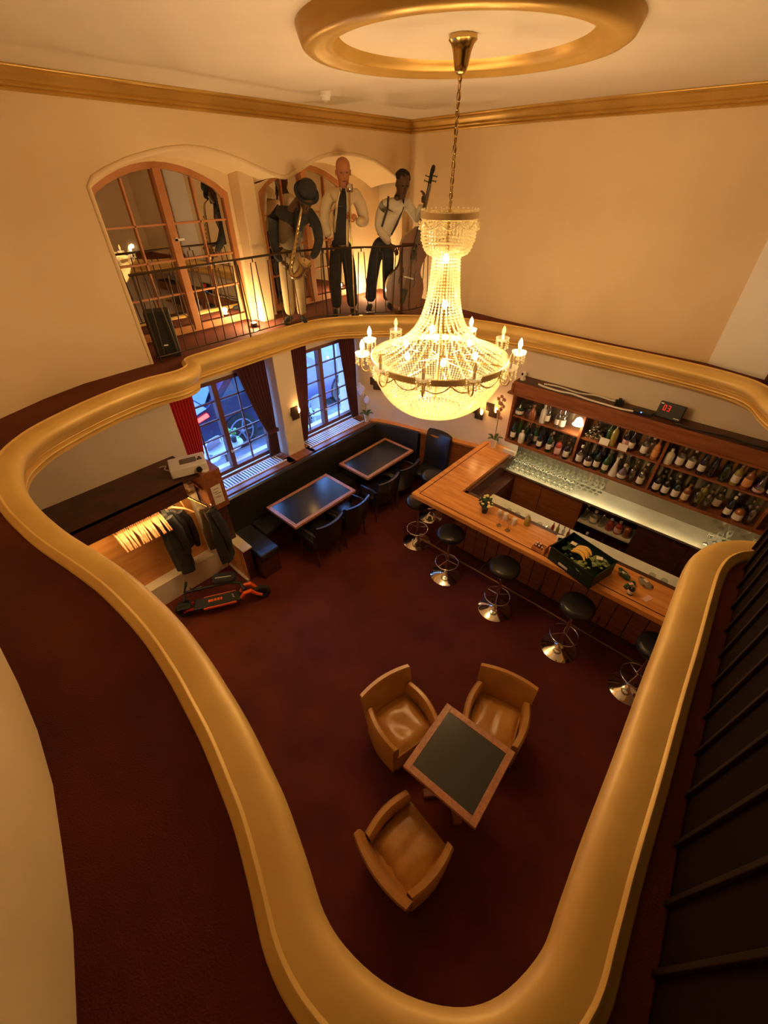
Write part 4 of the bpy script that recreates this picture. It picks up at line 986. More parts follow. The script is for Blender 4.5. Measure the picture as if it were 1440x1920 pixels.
MB().tube([(.30, .0, .22), (.26, .11, .26), (.1, .15, .27), (-.42, .17, .24)], [.03, .022, .019, .019], 8).build('folded_stem', 'black', r, smooth=60)
hb = MB(); hb.tube([(-.42, .0, .25), (-.43, .17, .25), (-.42, .34, .25)], .013, 8); hb.build('handlebar', 'black', r, smooth=60)
for s in (0, 1): MB().tube([(-.42, .01+s*.26, .25), (-.42, .08+s*.26, .25)], .018, 8).build('grip', 'rubber', r, smooth=60)
MB().tube([(-.40, .08, .25), (-.33, .05, .28), (-.30, .12, .28), (-.36, .2, .27)], .006, 6).build('brake_cable', 'black', r, smooth=60)
MB().tube([(-.34, .19, .25), (-.22, .20, .26)], .009, 6).build('brake_lever', 'chrome', r)
MB().box(-.52, -.36, -.07, .07, .19, .205, bev=.006).build('rear_mudguard', 'black', r)
fm = Matrix.Rotation(ang, 4, 'Z')
o = MB()
o.box(-.15, .15, -.075, .075, -.055, .055, bev=.045)
bag = o.build('handlebar_bag', 'cloth_dark', None, smooth=60); bag.location = Vector((-3.87, 1.14, 0))+fm.to_3x3() @ Vector((.07, .21, .30)); bag.rotation_euler = (0, 0, ang-.1)
tag(bag, 'dark rounded bag with reflective strip resting on the scooter stem', 'bag')
MB().box(-.10, .10, -.035, -.02, .050, .058, bev=.002).build('reflective_strip', 'steel', bag); MB().box(-.1, .1, .0, .008, .050, .060).build('zip', 'black', bag)

# ================================================================= SCONCES
def sconce(loc_, nrm, label, full=True):
    a = math.atan2(nrm[1], nrm[0])
    r = empty('wall_sconce', loc_, a, label, 'wall lamp', 'square plate wall lamps')
    # local +x out of the wall, y sideways
    MB().box(.055, .062, -.10, .03, -.02, .11, bev=.001).build('upper_plate', 'iron', r)
    MB().box(.012, .02, -.06, .075, -.12, .02, bev=.001).build('lower_plate', 'iron', r)
    MB().box(.0, .06, -.02, -.005, -.01, .03).build('wall_bracket', 'iron', r)
    for dz in (.0, ): MB().ball((.04, .055, .02), .022, 12, 8, (1, 1, 2.1)).build('bulb', 'amber', r, smooth=0)
    lamp('sconce_light', (.07, .06, .05), 2.2, (1, .50, .16), .02, r)
sconce((-2.86, 5.32, 4.4-2.84), (.1, -1), 'square plate wall lamp nearest the bar, left one of the pair')
sconce((-2.66, 5.37, 4.4-2.76), (.1, -1), 'square plate wall lamp nearest the bar, right one of the pair')
sconce((-4.62, 4.93, 4.4-2.74), (.5, -1), 'square plate wall lamp right of the corner orchid, left one of the pair')
sconce((-4.42, 5.01, 4.4-2.66), (.4, -1), 'square plate wall lamp right of the corner orchid, right one of the pair')
sconce((-4.80, 3.33, 4.4-2.74), (1, 0), 'square plate wall lamp on the cream pillar between lower windows')

# ================================================================= GALLERY
# balcony railing in front of the arches
rp = cat_rom([(-4.84, 1.72, 0), (-4.83, 2.2, 0), (-4.82, 2.8, 0), (-4.84, 3.3, 0), (-4.80, 3.75, 0), (-4.66, 4.15, 0), (-4.42, 4.47, 0), (-4.22, 4.70, 0), (-4.05, 5.0, 0), (-4.02, 5.4, 0), (-4.08, 5.78, 0)], 10)
r = empty('balcony_railing', (-4.8, 3.4, GZ), 0, 'wrought iron balcony railing with tapered bars before the arched windows', 'railing')
loc(MB().tube([(p.x, p.y, GZ+.84) for p in rp], .018, 8, flat=.7), 'handrail', 'iron', r, smooth=60)
loc(MB().tube([(p.x, p.y, GZ+.06) for p in rp], .008, 6), 'bottom_rail', 'iron', r, smooth=60)
L = [0]
for a_, c_ in zip(rp, rp[1:]): L.append(L[-1]+(c_-a_).length)
def on(s):
    for i in range(len(L)-1):
        if L[i+1] >= s: 
            t = (s-L[i])/(L[i+1]-L[i]); return rp[i].lerp(rp[i+1], t)
    return rp[-1]
s = .16; k_ = 0
while s < L[-1]-.1:
    c_ = on(s); t = (on(min(s+.02, L[-1]))-on(s-.02)).normalized()
    def P(u, z): return (c_.x+t.x*u, c_.y+t.y*u, GZ+z)
    b = MB(); b.cyl(P(0, .83), P(0, .795), .008, n=6); b.tube([P(-.075, .065), P(-.035, .79), P(.035, .79), P(.075, .065)], .0065, 6)
    loc(b, 'tapered_bar', 'iron', r)
    s += .245; k_ += 1
for ss in (.03, 1.16, 2.35, 3.4):
    p = on(ss); loc(MB().cyl((p.x, p.y, GZ), (p.x, p.y, GZ+.84), .011, n=8), 'post', 'iron', r)
# loudspeaker on the gallery floor
r = empty('loudspeaker', (-5.02, 1.93, GZ), math.radians(66), 'black loudspeaker on the gallery floor at the left end of the railing', 'loudspeaker')
MB().box(-.125, .125, -.11, .09, 0, .47, bev=.012).build('cabinet', 'rubber', r)
MB().box(-.115, .115, -.118, -.109, .02, .45, bev=.004).build('grille', 'rubber', r)
MB().box(-.022, .022, -.121, -.117, .13, .145).build('badge', 'paper', r)
# little floor uplights in the window niches
for i, (x, y) in enumerate(((-5.22, 3.20), (-5.22, 5.42))):
    r = empty('uplight', (x, y, GZ), 0, 'small floor uplight in the %s window niche' % ('left' if i == 0 else 'right'), 'lamp')
    MB().lathe([(.04, 0), (.045, .05), (.035, .055)], 16).build('uplight_body', 'black', r); MB().lathe([(0, .056), (.032, .056)], 16, cap=False).build('lens', 'strip', r)
    lamp('uplight_light', (0, 0, .10), 34, (1, .68, .30), .03, r)
# slatted dark wall along the right side of the gallery
sp = cat_rom([(.395, 2.52, 0), (.39, 2.1, 0), (.41, 1.4, 0), (.43, .9, 0), (.46, .55, 0), (.50, 0, 0), (.54, -.6, 0)], 6)
b = MB(); pts2 = [(p.x, p.y) for p in sp]
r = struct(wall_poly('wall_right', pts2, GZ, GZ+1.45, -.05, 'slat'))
Ls = [0]
for a_, c_ in zip(sp, sp[1:]): Ls.append(Ls[-1]+(c_-a_).length)
s = .03; first = None
while s < Ls[-1]-.05:
    for i in range(len(Ls)-1):
        if Ls[i+1] >= s: t = (s-Ls[i])/(Ls[i+1]-Ls[i]); p = sp[i].lerp(sp[i+1], t); d = (sp[i+1]-sp[i]).normalized(); break
    if first is None:
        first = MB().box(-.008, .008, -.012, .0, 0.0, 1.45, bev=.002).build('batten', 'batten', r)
        c = first
    else: c = mesh('batten', first.data, r)
    c.location = (p.x, p.y, GZ); c.rotation_euler = (0, 0, math.atan2(d.y, d.x)); s += .165
struct(MB().box(.32, .335, 2.5, 2.51, GZ, GZ+.01).build('trim_7', 'slat'))
# smoke detector on the ceiling
r = empty('smoke_detector', (-3.95, 3.60, CZ+.042), 0, 'small white smoke detector on the ceiling', 'detector')
MB().lathe([(.055, 0), (.055, -.03), (.045, -.035), (.04, -.06), (.0, -.065)], 24, cap=False).build('detector_body', 'white', r, smooth=40)
MB().lathe([(.012, -.062), (.012, -.072), (0, -.072)], 10, cap=False).build('sensor', 'chrome', r)

# ================================================================= CHANDELIER
r = empty('chandelier', (CX, CY, 0), 0, 'large crystal basket chandelier hanging on a brass chain', 'chandelier')
def lp(name, b, m, p=None, **k): return b.build(name, m, p or r, **k)
lp('canopy', MB().lathe([(0, 4.97), (.075, 4.968), (.078, 4.945), (.062, 4.93), (.050, 4.90), (.042, 4.86), (.034, 4.83), (.02, 4.815), (0, 4.81)], 28, cap=False), 'brass', smooth=50)
lk = None; z = 4.805; i = 0
while z > 4.22:
    if lk is None:
        lk = lp('chain_link', MB().tube([(.011*math.cos(a), 0, .024*math.sin(a)) for a in [2*PI*k/12 for k in range(12)]], .0036, 6, closed=True), 'brass', smooth=60); c = lk
    else: c = mesh('chain_link', lk.data, r)
    c.location = (0, 0, z); c.rotation_euler = (0, 0, PI/2*(i % 2)); z -= .038; i += 1
lp('electric_cord', MB().tube([(.008, 0, 4.82), (-.006, .004, 4.6), (.008, 0, 4.4), (0, 0, 4.15)], .0035, 5), 'brass')
lp('stem', MB().cyl((0, 0, 4.2), (0, 0, 2.9), .012, n=10), 'brass')
# beads from an icosahedron
g = (1+5**.5)/2
IV = [Vector(v).normalized() for v in ((-1, g, 0), (1, g, 0), (-1, -g, 0), (1, -g, 0), (0, -1, g), (0, 1, g), (0, -1, -g), (0, 1, -g), (g, 0, -1), (g, 0, 1), (-g, 0, -1), (-g, 0, 1))]
IF = [(0, 11, 5), (0, 5, 1), (0, 1, 7), (0, 7, 10), (0, 10, 11), (1, 5, 9), (5, 11, 4), (11, 10, 2), (10, 7, 6), (7, 1, 8), (3, 9, 4), (3, 4, 2), (3, 2, 6), (3, 6, 8), (3, 8, 9), (4, 9, 5), (2, 4, 11), (6, 2, 10), (8, 6, 7), (9, 8, 1)]
def beads(name, pts, rad):
    V = []; F = []
    for p in pts:
        rd = p[3] if len(p) > 3 else rad
        o_ = len(V); V += [(p[0]+v.x*rd, p[1]+v.y*rd, p[2]+v.z*rd) for v in IV]; F += [(a+o_, b_+o_, c_+o_) for a, b_, c_ in IF]
    me = bpy.data.meshes.new(name); me.from_pydata(V, [], F); me.materials.append(M['bead'])
    o = mesh(name, me, r); o['kind'] = 'stuff'; return o
def strings(prof, n, sp, off=0.):
    pts = []
    P_ = [Vector((a, 0, b_)) for a, b_ in prof]; P_ = cat_rom(P_, 8)
    ln = [0]
    for a, b_ in zip(P_, P_[1:]): ln.append(ln[-1]+(b_-a).length)
    s = 0; i = 0
    while s < ln[-1]:
        while ln[i+1] < s: i += 1
        t = (s-ln[i])/(ln[i+1]-ln[i]); q = P_[i].lerp(P_[i+1], t)
        m_ = n
        while m_ > 8 and 2*PI*q.x/m_ < sp*.62: m_ //= 2
        for k in range(m_):
            a = 2*PI*(k+off)/m_; pts.append((q.x*math.cos(a), q.x*math.sin(a), q.z))
        s += sp
    return pts
beads('crown_beads', strings([(.178, 4.15), (.180, 4.06), (.176, 4.02)], 48, .020)+strings([(.17, 4.03), (.162, 3.99), (.135, 3.955), (.11, 3.95)], 42, .020, .5), .0085)
beads('neck_beads', strings([(.092, 3.97), (.097, 3.88), (.112, 3.72), (.13, 3.62), (.165, 3.52), (.216, 3.44), (.30, 3.365), (.40, 3.31), (.525, 3.262)], 32, .0205), .0088)
beads('bowl_beads', strings([(.532, 3.215), (.525, 3.16), (.505, 3.09), (.465, 3.01), (.40, 2.92), (.32, 2.855), (.26, 2.825), (.21, 2.812)], 112, .0205)+strings([(.20, 2.815), (.185, 2.795), (.14, 2.775), (.07, 2.762), (.004, 2.758)], 56, .019, .5), .0088)
# metal rims
lp('crown_rim', MB().lathe([(.186, 4.15), (.192, 4.155), (.192, 4.19), (.186, 4.195), (.18, 4.19), (.18, 4.155), (.186, 4.15)], 48, cap=False), 'gilt', smooth=40)
lp('crown_spider', MB().box(-.185, .185, -.006, .006, 4.165, 4.175).box(-.006, .006, -.185, .185, 4.165, 4.175), 'brass')
lp('main_ring', MB().lathe([(.535, 3.215), (.545, 3.218), (.547, 3.262), (.537, 3.266), (.527, 3.262), (.527, 3.218), (.535, 3.215)], 72, cap=False), 'gilt', smooth=40)
b = MB()
for k in range(11):
    a = 2*PI*k/11+.3; b.cyl((.02*math.cos(a), .02*math.sin(a), 3.24), (.53*math.cos(a), .53*math.sin(a), 3.24), .006, n=6)
lp('ring_spokes', b, 'brass')
lp('bowl_hoop', MB().tube([(.20*math.cos(2*PI*k/32), .20*math.sin(2*PI*k/32), 2.815) for k in range(32)], .005, 6, closed=True), 'brass')
# festoons on both rims
def fest(name, R, z, n, drop, ch):
    for k in range(n):
        a0 = 2*PI*k/n; da = 2*PI/n; P_ = []
        for j in range(9):
            u = j/8; a = a0+da*u; P_.append((R*math.cos(a), R*math.sin(a), z-drop*4*u*(1-u)))
        lp(name, MB().tube(P_, ch, 5), 'gilt', smooth=60)
fest('swag', .553, 3.225, 16, .055, .0055); fest('crown_swag', .196, 4.14, 10, .035, .004)
pend = []
for k in range(48):
    a = 2*PI*k/48; 
    for j in range(3): pend.append((.556*math.cos(a), .556*math.sin(a), 3.20-.018*j, .006))
for k in range(30):
    a = 2*PI*k/30; pend += [(.20*math.cos(a), .20*math.sin(a), 4.13-.017*j, .0055) for j in range(3)]
    pend.append((.186*math.cos(a), .186*math.sin(a), 4.20, .007))
beads('rim_pendants', pend, .006)
# eleven arms
LIT = {0: 1, 2: 1, 5: 1, 6: 1}
arm_proto = None
for k in range(11):
    a = math.radians(34+32.727*k)
    ca, sa = math.cos(a), math.sin(a)
    if arm_proto is None:
        am = MB().tube(cat_rom([(.54, 0, 3.235), (.565, 0, 3.17), (.605, 0, 3.165), (.628, 0, 3.21), (.615, 0, 3.27)], 5), .0065, 8).build('arm', 'gilt', r, smooth=60)
        MB().lathe([(.0, 3.27), (.012, 3.272), (.03, 3.278), (.05, 3.292), (.056, 3.31), (.052, 3.31), (.028, 3.288), (0, 3.283)], 20, (.615, 0, 0), cap=False).build('drip_cup', 'crystal_cup', am, smooth=50)
        MB().lathe([(.0, 3.285), (.012, 3.285), (.012, 3.335), (0, 3.335)], 12, (.615, 0, 0), cap=False).build('candle_sleeve', 'paper', am, smooth=40)
        b = MB()
        for q in range(8):
            aa = 2*PI*q/8
            for j in range(4): b.ball((.615+.05*math.cos(aa), .05*math.sin(aa), 3.285-.018*j), .0062 if j < 3 else .009, 6, 4)
        b.build('crystal_drops', 'bead', am)
        arm_proto = am; am.rotation_euler = (0, 0, a)
    else:
        am = arm_proto.copy(); COL.objects.link(am); am.parent = r
        for ch in arm_proto.children:
            if ch.name.startswith('bulb'): continue
            c = ch.copy(); COL.objects.link(c); c.parent = am
        am.rotation_euler = (0, 0, a)
    lit = k in LIT
    bu = MB().lathe([(0, 3.335), (.010, 3.336), (.017, 3.355), (.015, 3.375), (.006, 3.398), (0, 3.408)], 12, (.615, 0, 0), cap=False).build('bulb', 'bulb' if lit else 'bulb_off', r, smooth=0)
    bu.rotation_euler = (0, 0, a)
    if lit: lamp('arm_light', (.66*ca, .66*sa, 3.40), 18, WARM, .02, r)
# bulbs inside the basket and neck
b = MB()
inner = [(.3*math.cos(q*2*PI/6+.2), .3*math.sin(q*2*PI/6+.2), 3.30) for q in range(6)]+[(0.03, -.05, 3.93), (.045, -.04, 3.64), (-.06, -.03, 3.45)]
for p in inner:
    o = MB().ball(p, .02, 10, 8, (1, 1, 1.5)).build('inner_bulb', 'bulb', r, smooth=0)
    lamp('basket_light', (p[0], p[1], p[2]+.0), 10 if p[2] < 3.4 else 6, WARM, .03, r)
lamp('basket_core_light', (0, 0, 3.05), 42, WARM, .06, r)

# ================================================================= OUTSIDE (seen through the lower windows)
OZ = .38
struct(MB().box(-9.3, -5.42, -12, 18, OZ-.3, OZ).build('floor', 'pavement'))
struct(MB().box(-22, -6.35, -14, 20, OZ-.32, OZ-.06+.065).build('floor', 'road'))
tag(MB().box(-22.3, -22, -16, 24, OZ, OZ+9).box(-22.0, -21.9, 0, 1.5, 1, 3).box(-22.0, -21.9, 4, 5.5, 1, 3).build('building_front', 'house'), 'grey blue facade across the street', 'building')
def car(loc_, rz, m, label, tail=False):
    r = empty('car', loc_, rz, label, 'car')
    # side profile along y, nose at +y
    prof_c = [(-2.1, .35), (-2.12, .62), (-2.05, .88), (-1.75, .95), (-1.25, 1.40), (.1, 1.44), (.75, 1.02), (1.75, .90), (2.1, .66), (2.12, .32), (1.75, .24), (-1.75, .24)]
    T = Matrix(((0, 0, 1, -.86), (1, 0, 0, 0), (0, 1, 0, 0), (0, 0, 0, 1)))
    b = MB(); b.prism(prof_c, 1.72, mat=T); b.build('car_body', m, r, smooth=35)
    for s in (-1, 1):
        x = s*.865
        MB().prism([(-1.55, .98), (-1.15, 1.33), (.05, 1.36), (.55, 1.02)], .012, mat=Matrix(((0, 0, 1, x-.006), (1, 0, 0, 0), (0, 1, 0, 0), (0, 0, 0, 1)))).build('side_window', 'car_glass', r)
        for y in (-1.27, 1.32):
            T = Matrix.Translation((s*.78, y, .33)) @ Matrix.Rotation(PI/2, 4, 'Y')
            wl = MB().lathe([(0, -.11), (.33, -.11), (.34, 0), (.33, .11), (0, .11)], 26, mat=T, cap=False).build('wheel', 'rubber', r, smooth=40)
            b = MB(); b.tube([(s*.895, y+.23*math.cos(2*PI*q/24), .33+.23*math.sin(2*PI*q/24)) for q in range(24)], .014, 6, closed=True).ball((s*.895, y, .33), .045, 10, 6)
            for q in range(5): b.cyl((s*.89, y, .33), (s*.89, y+.22*math.cos(q*1.257), .33+.22*math.sin(q*1.257)), .016, n=6)
            b.build('rim', 'rim_grey', wl, smooth=40)
        MB().box(x-.004, x+.004, -.42, -.40, .35, .98).build('door_gap', 'black', r)
        tl = MB().tube([(s*.84, -2.07, .82), (s*.872, -1.98, .80), (s*.876, -1.80, .84)], .035, 6); tl.build('tail_light', 'tail' if tail else 'red', r, smooth=60)
    MB().prism([(-.8, 0), (.8, 0), (.7, .62), (-.7, .62)], .01, mat=Matrix.Translation((0, -1.78, .97)) @ Matrix.Rotation(math.radians(48), 4, 'X')).build('rear_window', 'car_glass', r)
    MB().prism([(-.8, 0), (.8, 0), (.7, .75), (-.7, .75)], .01, mat=Matrix.Translation((0, .75, 1.04)) @ Matrix.Rotation(PI, 4, 'Z') @ Matrix.Rotation(math.radians(33), 4, 'X')).build('windshield', 'car_glass', r)
    return r
car((-7.45, 4.62, OZ), 0, 'car', 'dark purple blue car parked outside the lower windows', True)
car((-7.6, -.4, OZ), 0, 'car2', 'silver car parked farther left along the kerb')
car((-10.6, 6.8, OZ), .06, 'car2', 'silver blue car parked across the road')
car((-10.6, 2.0, OZ), -.03, 'car', 'dark car parked across the road behind the near car')
def bistro_chair(loc_, rz, label):
    r = empty('bistro_chair', loc_, rz, label, 'chair', 'outdoor bistro chairs')
    MB().lathe([(0, .44), (.19, .44), (.2, .45), (.19, .46), (0, .46)], 20, cap=False).build('seat', 'bluechair', r, smooth=40)
    MB().tube(cat_rom([(-.17, .15, .45), (-.19, .2, .7), (-.12, .22, .84), (.12, .22, .84), (.19, .2, .7), (.17, .15, .45)], 4), .014, 6).build('back_frame', 'bluechair', r, smooth=60)
    MB().box(-.15, .15, .2, .21, .6, .82, bev=.003).build('backrest', 'bluechair', r)
    for x in (-.15, .15):
        for y in (-.14, .14): MB().cyl((x, y, .45), (x*1.15, y*1.2, 0), .012, n=6).build('leg', 'bluechair', r)
bistro_chair((-5.95, 2.35, OZ), -1.2, 'bluish bistro chair outside the left lower window')
bistro_chair((-6.05, 1.75, OZ), 2.2, 'bluish bistro chair outside at the left, partly behind the red curtain')
bistro_chair((-5.98, 4.55, OZ), -1.6, 'bluish bistro chair outside the right lower window')
r = empty('bistro_table', (-5.72, 2.55, OZ), 0, 'pale bistro table with a green plant outside the left lower window', 'table')
MB().lathe([(0, .70), (.30, .70), (.31, .71), (.30, .72), (0, .72)], 28, cap=False).build('tabletop', 'bluechair', r, smooth=40)
MB().lathe([(.02, 0), (.02, .7)], 10).build('pedestal', 'iron', r); MB().lathe([(.2, 0), (.2, .015), (.03, .03)], 20).build('foot', 'iron', r)
r = empty('table_plant', (-5.66, 2.72, OZ+.72), 0, 'bright green plant in a small pot on the outdoor table', 'plant')
MB().lathe([(.04, 0), (.05, .09), (0, .09)], 14).build('pot', 'black', r); b = MB(); rng = random.Random(9)
for q in range(26): b.ball((rng.gauss(0, .05), rng.gauss(0, .05), .13+rng.random()*.10), .03, 6, 4, (1, .5, .7))
b.build('foliage', principled('bright_leaf', (.12, .5, .06), .5), r)
r = empty('table_plant', (-5.60, 4.15, OZ), 0, 'small green potted plant on the pavement at the right lower window', 'plant')
MB().lathe([(.06, 0), (.08, .55), (0, .55)], 14).build('pot', 'black', r); b = MB()
for q in range(20): b.ball((rng.gauss(0, .05), rng.gauss(0, .05), .6+rng.random()*.12), .03, 6, 4, (1, .5, .7))
b.build('foliage', 'leaf', r)

# ================================================================= MUSICIANS (cardboard cutouts, modelled as solid figures)
def skin(name, nodes, edges, m, parent, sub=2, root=0):
    me = bpy.data.meshes.new(name); me.from_pydata([n[:3] for n in nodes], edges, [])
    o = bpy.data.objects.new(name, me); COL.objects.link(o); o.parent = parent
    me.materials.append(M[m] if isinstance(m, str) else m)
    md = o.modifiers.new('skin', 'SKIN'); md.use_smooth_shade = True
    for i, n in enumerate(nodes):
        v = me.skin_vertices[0].data[i]; rx, ry = (n[3], n[4]) if len(n) > 4 else (n[3], n[3])
        v.radius = (rx, ry); v.use_root = (i == root)
    s_ = o.modifiers.new('sub', 'SUBSURF'); s_.levels = sub; s_.render_levels = sub
    return o
def chain(pts): return [(i, i+1) for i in range(len(pts)-1)]
def head(parent, c, m, tilt=(0, 0, 0), s=1., smile=0):
    T = Matrix.Translation(c) @ Matrix.Rotation(tilt[2], 4, 'Z') @ Matrix.Rotation(tilt[0], 4, 'X') @ Matrix.Rotation(tilt[1], 4, 'Y') @ Matrix.Scale(s, 4)
    b = MB()
    # skull rings, facing -y
    n = 24; rings = []
    prof_h = [(-.122, .018, .022, -.055), (-.112, .036, .036, -.045), (-.09, .050, .055, -.030), (-.06, .059, .075, -.012), (-.02, .068, .090, 0), (.02, .074, .097, .002), (.055, .076, .099, .006), (.09, .068, .088, .010), (.112, .048, .062, .012), (.124, .022, .03, .014)]
    for z, rx, ry, yo in prof_h:
        row = []
        for i in range(n):
            a = 2*PI*i/n; x = rx*math.cos(a); y = yo+ry*math.sin(a)
            fr = max(0, -math.sin(a))
            if abs(z-.012) < .03: y += .006*fr*math.exp(-(abs(x)-.03)**2/.0003)   # eye hollows
            row.append(b.b.verts.new((x, y, z)))
        rings.append(row)
    for A, B in zip(rings, rings[1:]):
        for i in range(n): b.b.faces.new((A[i], A[(i+1) % n], B[(i+1) % n], B[i]))
    b.b.faces.new(rings[0][::-1]); b.b.faces.new(rings[-1])
    bmesh.ops.transform(b.b, matrix=T, verts=b.b.verts)
    h = b.build('head', m, parent, smooth=0)
    b = MB(); b.tube([(0, -.092, .022), (0, -.104, -.005), (0, -.112, -.022), (0, -.098, -.032)], [.006, .009, .013, .008], 8)
    b.ball((0, -.088, .040), .012, 8, 5, (3.4, .5, .5))
    bmesh.ops.transform(b.b, matrix=T, verts=b.b.verts); b.build('nose', m, h, smooth=0)
    for s_ in (-1, 1):
        b = MB(); b.ball((s_*.029, -.086, .014), .0105, 10, 6, (1.3, .6, .7)); bmesh.ops.transform(b.b, matrix=T, verts=b.b.verts); b.build('eye', 'hair' if m == 'skin_dark' else 'vest_grey', h, smooth=0)
        b = MB(); b.ball((s_*.078, .0, -.0), .028, 10, 6, (.32, .65, 1)); bmesh.ops.transform(b.b, matrix=T, verts=b.b.verts); b.build('ear', m, h, smooth=0)
    b = MB(); b.ball((0, -.088, -.058), .014, 10, 6, (1.7, .5, .45)); bmesh.ops.transform(b.b, matrix=T, verts=b.b.verts); b.build('mouth', principled('lips', (.22, .06, .04) if m == 'skin_light' else (.07, .025, .02), .5), h, smooth=0)
    return h, T
def hand(parent, wrist, dirv, palm_n, m, curl=.9, thumb=1, s=1.):
    d = Vector(dirv).normalized(); nn = Vector(palm_n); nn = (nn-d*nn.dot(d)).normalized(); sd = d.cross(nn)
    w0 = Vector(wrist)
    o = skin('hand', [tuple(w0)+(.022, .03), tuple(w0+d*.045*s)+(.018, .038), tuple(w0+d*.085*s)+(.015, .036)], [(0, 1), (1, 2)], m, parent, 1)
    for i, ln in enumerate((.066, .075, .070, .055)):
        base = w0+d*.085*s+sd*(.027-.018*i)*s
        P_ = [base]; dd = d.copy(); L_s = (.42, .32, .26)
        for q, f in enumerate(L_s):
            th = curl*(.5+.4*q); dd = (d*math.cos(th)+nn*math.sin(th)); P_.append(P_[-1]+dd*ln*f*s)
        MB().tube([tuple(p) for p in P_], [.0095, .0088, .008, .0065], 8).build('finger', m, o, smooth=60)
    tb = w0+d*.03*s+sd*.032*s*thumb; P_ = [tb, tb+(sd*thumb*.6+d*.8)*.03*s, tb+(sd*thumb*.3+d*.9+nn*.4)*.055*s]
    MB().tube([tuple(p) for p in P_], [.012, .0105, .008], 8).build('thumb', m, o, smooth=60)
    return o
FA = math.radians(49.5)
def shoe(parent, x, y, rz=0):
    T = Matrix.Translation((x, y, 0)) @ Matrix.Rotation(rz, 4, 'Z')
    b = MB(); b.tube([(0, .07, .035), (0, .02, .045), (0, -.08, .038), (0, -.16, .028), (0, -.19, .022)], [.034, .042, .045, .040, .018], 10, flat=.75)
    bmesh.ops.transform(b.b, matrix=T, verts=b.b.verts); b.build('shoe', 'cloth_dark', parent, smooth=60)

# --- saxophone player
r = empty('standee', (-5.02, 3.70, GZ), FA, 'cutout musician in dark bowler hat and grey vest bending over a saxophone', 'standee')
body = skin('body', [(.08, 0, .88, .10, .085), (.11, -.04, 1.02, .11, .09), (.16, -.10, 1.17, .13, .10), (.20, -.15, 1.27, .085, .07), (.24, -.19, 1.33, .045, .045), (.27, -.22, 1.37, .045, .045)], chain([0]*6), 'skin_dark', r)
skin('shirt', [(0.07, 0, 0.86, 0.142, 0.114), (0.11, -0.04, 1, 0.154, 0.125), (0.16, -0.1, 1.14, 0.188, 0.137), (0.19, -0.13, 1.24, 0.148, 0.114),
               (0.02, -0.09, 1.24, 0.0775, 0.0775), (-0.06, -0.08, 1.16, 0.0752, 0.0752), (-0.1, -0.1, 0.98, 0.0638, 0.0638), (-0.08, -0.2, 0.82, 0.0513, 0.0513), (-0.03, -0.27, 0.76, 0.0365, 0.0365),
               (0.36, -0.13, 1.21, 0.0752, 0.0752), (0.43, -0.14, 1.12, 0.0707, 0.0707), (0.45, -0.18, 0.94, 0.0593, 0.0593), (0.38, -0.28, 0.82, 0.0479, 0.0479), (0.33, -0.32, 0.79, 0.0342, 0.0342)],
     [(0, 1), (1, 2), (2, 3), (3, 4), (4, 5), (5, 6), (6, 7), (7, 8), (3, 9), (9, 10), (10, 11), (11, 12), (12, 13)], 'cloth_dark', r)
skin('vest', [(0.06, -0.012, 0.84, 0.148, 0.123), (0.1, -0.052, 1, 0.162, 0.135), (0.14, -0.112, 1.14, 0.177, 0.146), (0.16, -0.14, 1.22, 0.114, 0.114)], chain([0]*4), 'vest_grey', r)
MB().tube([(.22, -.245, 1.27), (.19, -.255, 1.12), (.17, -.20, .92)], [.03, .045, .04], 8, flat=.35).build('vest_opening', 'cloth_dark', r, smooth=60)
skin('trousers', [(.07, 0, .88, .125, .10), (.06, 0, .80, .13, .11), (.0, .0, .70, .098, .10), (-.02, -.02, .45, .082, .085), (-.03, .02, .07, .07, .075),
                  (.13, .0, .70, .098, .10), (.14, -.02, .45, .082, .085), (.12, .02, .07, .07, .075)], [(0, 1), (1, 2), (2, 3), (3, 4), (1, 5), (5, 6), (6, 7)], 'cloth_khaki', r)
shoe(r, -.05, -.02, -.3); shoe(r, .13, -.03, .2)
h, T = head(r, (.34, -.28, 1.37), 'skin_dark', (.75, .12, .25), 1.12)
b = MB(); b.lathe([(.082, .04), (.115, .038), (.128, .05), (.118, .048), (.088, .052), (.092, .085), (.085, .13), (.06, .158), (.02, .168), (0, .168)], 28, (0, .012, 0), mat=None, cap=False)
bmesh.ops.transform(b.b, matrix=T @ Matrix.Rotation(.12, 4, 'X'), verts=b.b.verts); ht = b.build('bowler_hat', 'cloth_dark', r, smooth=50)
b = MB(); b.lathe([(.0905, .055), (.094, .06), (.094, .08), (.0925, .085)], 28, (0, .012, 0), cap=False); bmesh.ops.transform(b.b, matrix=T @ Matrix.Rotation(.12, 4, 'X'), verts=b.b.verts); b.build('hat_band', 'black', ht, smooth=50)
hand(r, (-.03, -.28, .75), (.7, -.55, -.35), (.3, -.3, -.9), 'skin_dark', .8, 1)
hand(r, (.33, -.33, .79), (-.55, -.45, .1), (0, -.3, -.9), 'skin_dark', .9, -1)
sx_ = empty('saxophone', (-5.02, 3.70, GZ), FA, 'brass saxophone held low by the cutout musician in the bowler hat', 'saxophone')
SP = [(.29, -.375, 1.30), (.28, -.42, 1.26), (.24, -.43, 1.15), (.17, -.42, .95), (.10, -.41, .76), (.08, -.43, .66), (.12, -.46, .62), (.19, -.47, .66), (.24, -.48, .73)]
MB().tube(cat_rom(SP, 5), [.007+.0009*i for i in range(30)]+[.036, .039, .042, .045, .047, .049, .05, .052, .054, .057, .06][:11], 14).build('sax_body', 'horn', sx_, smooth=60)
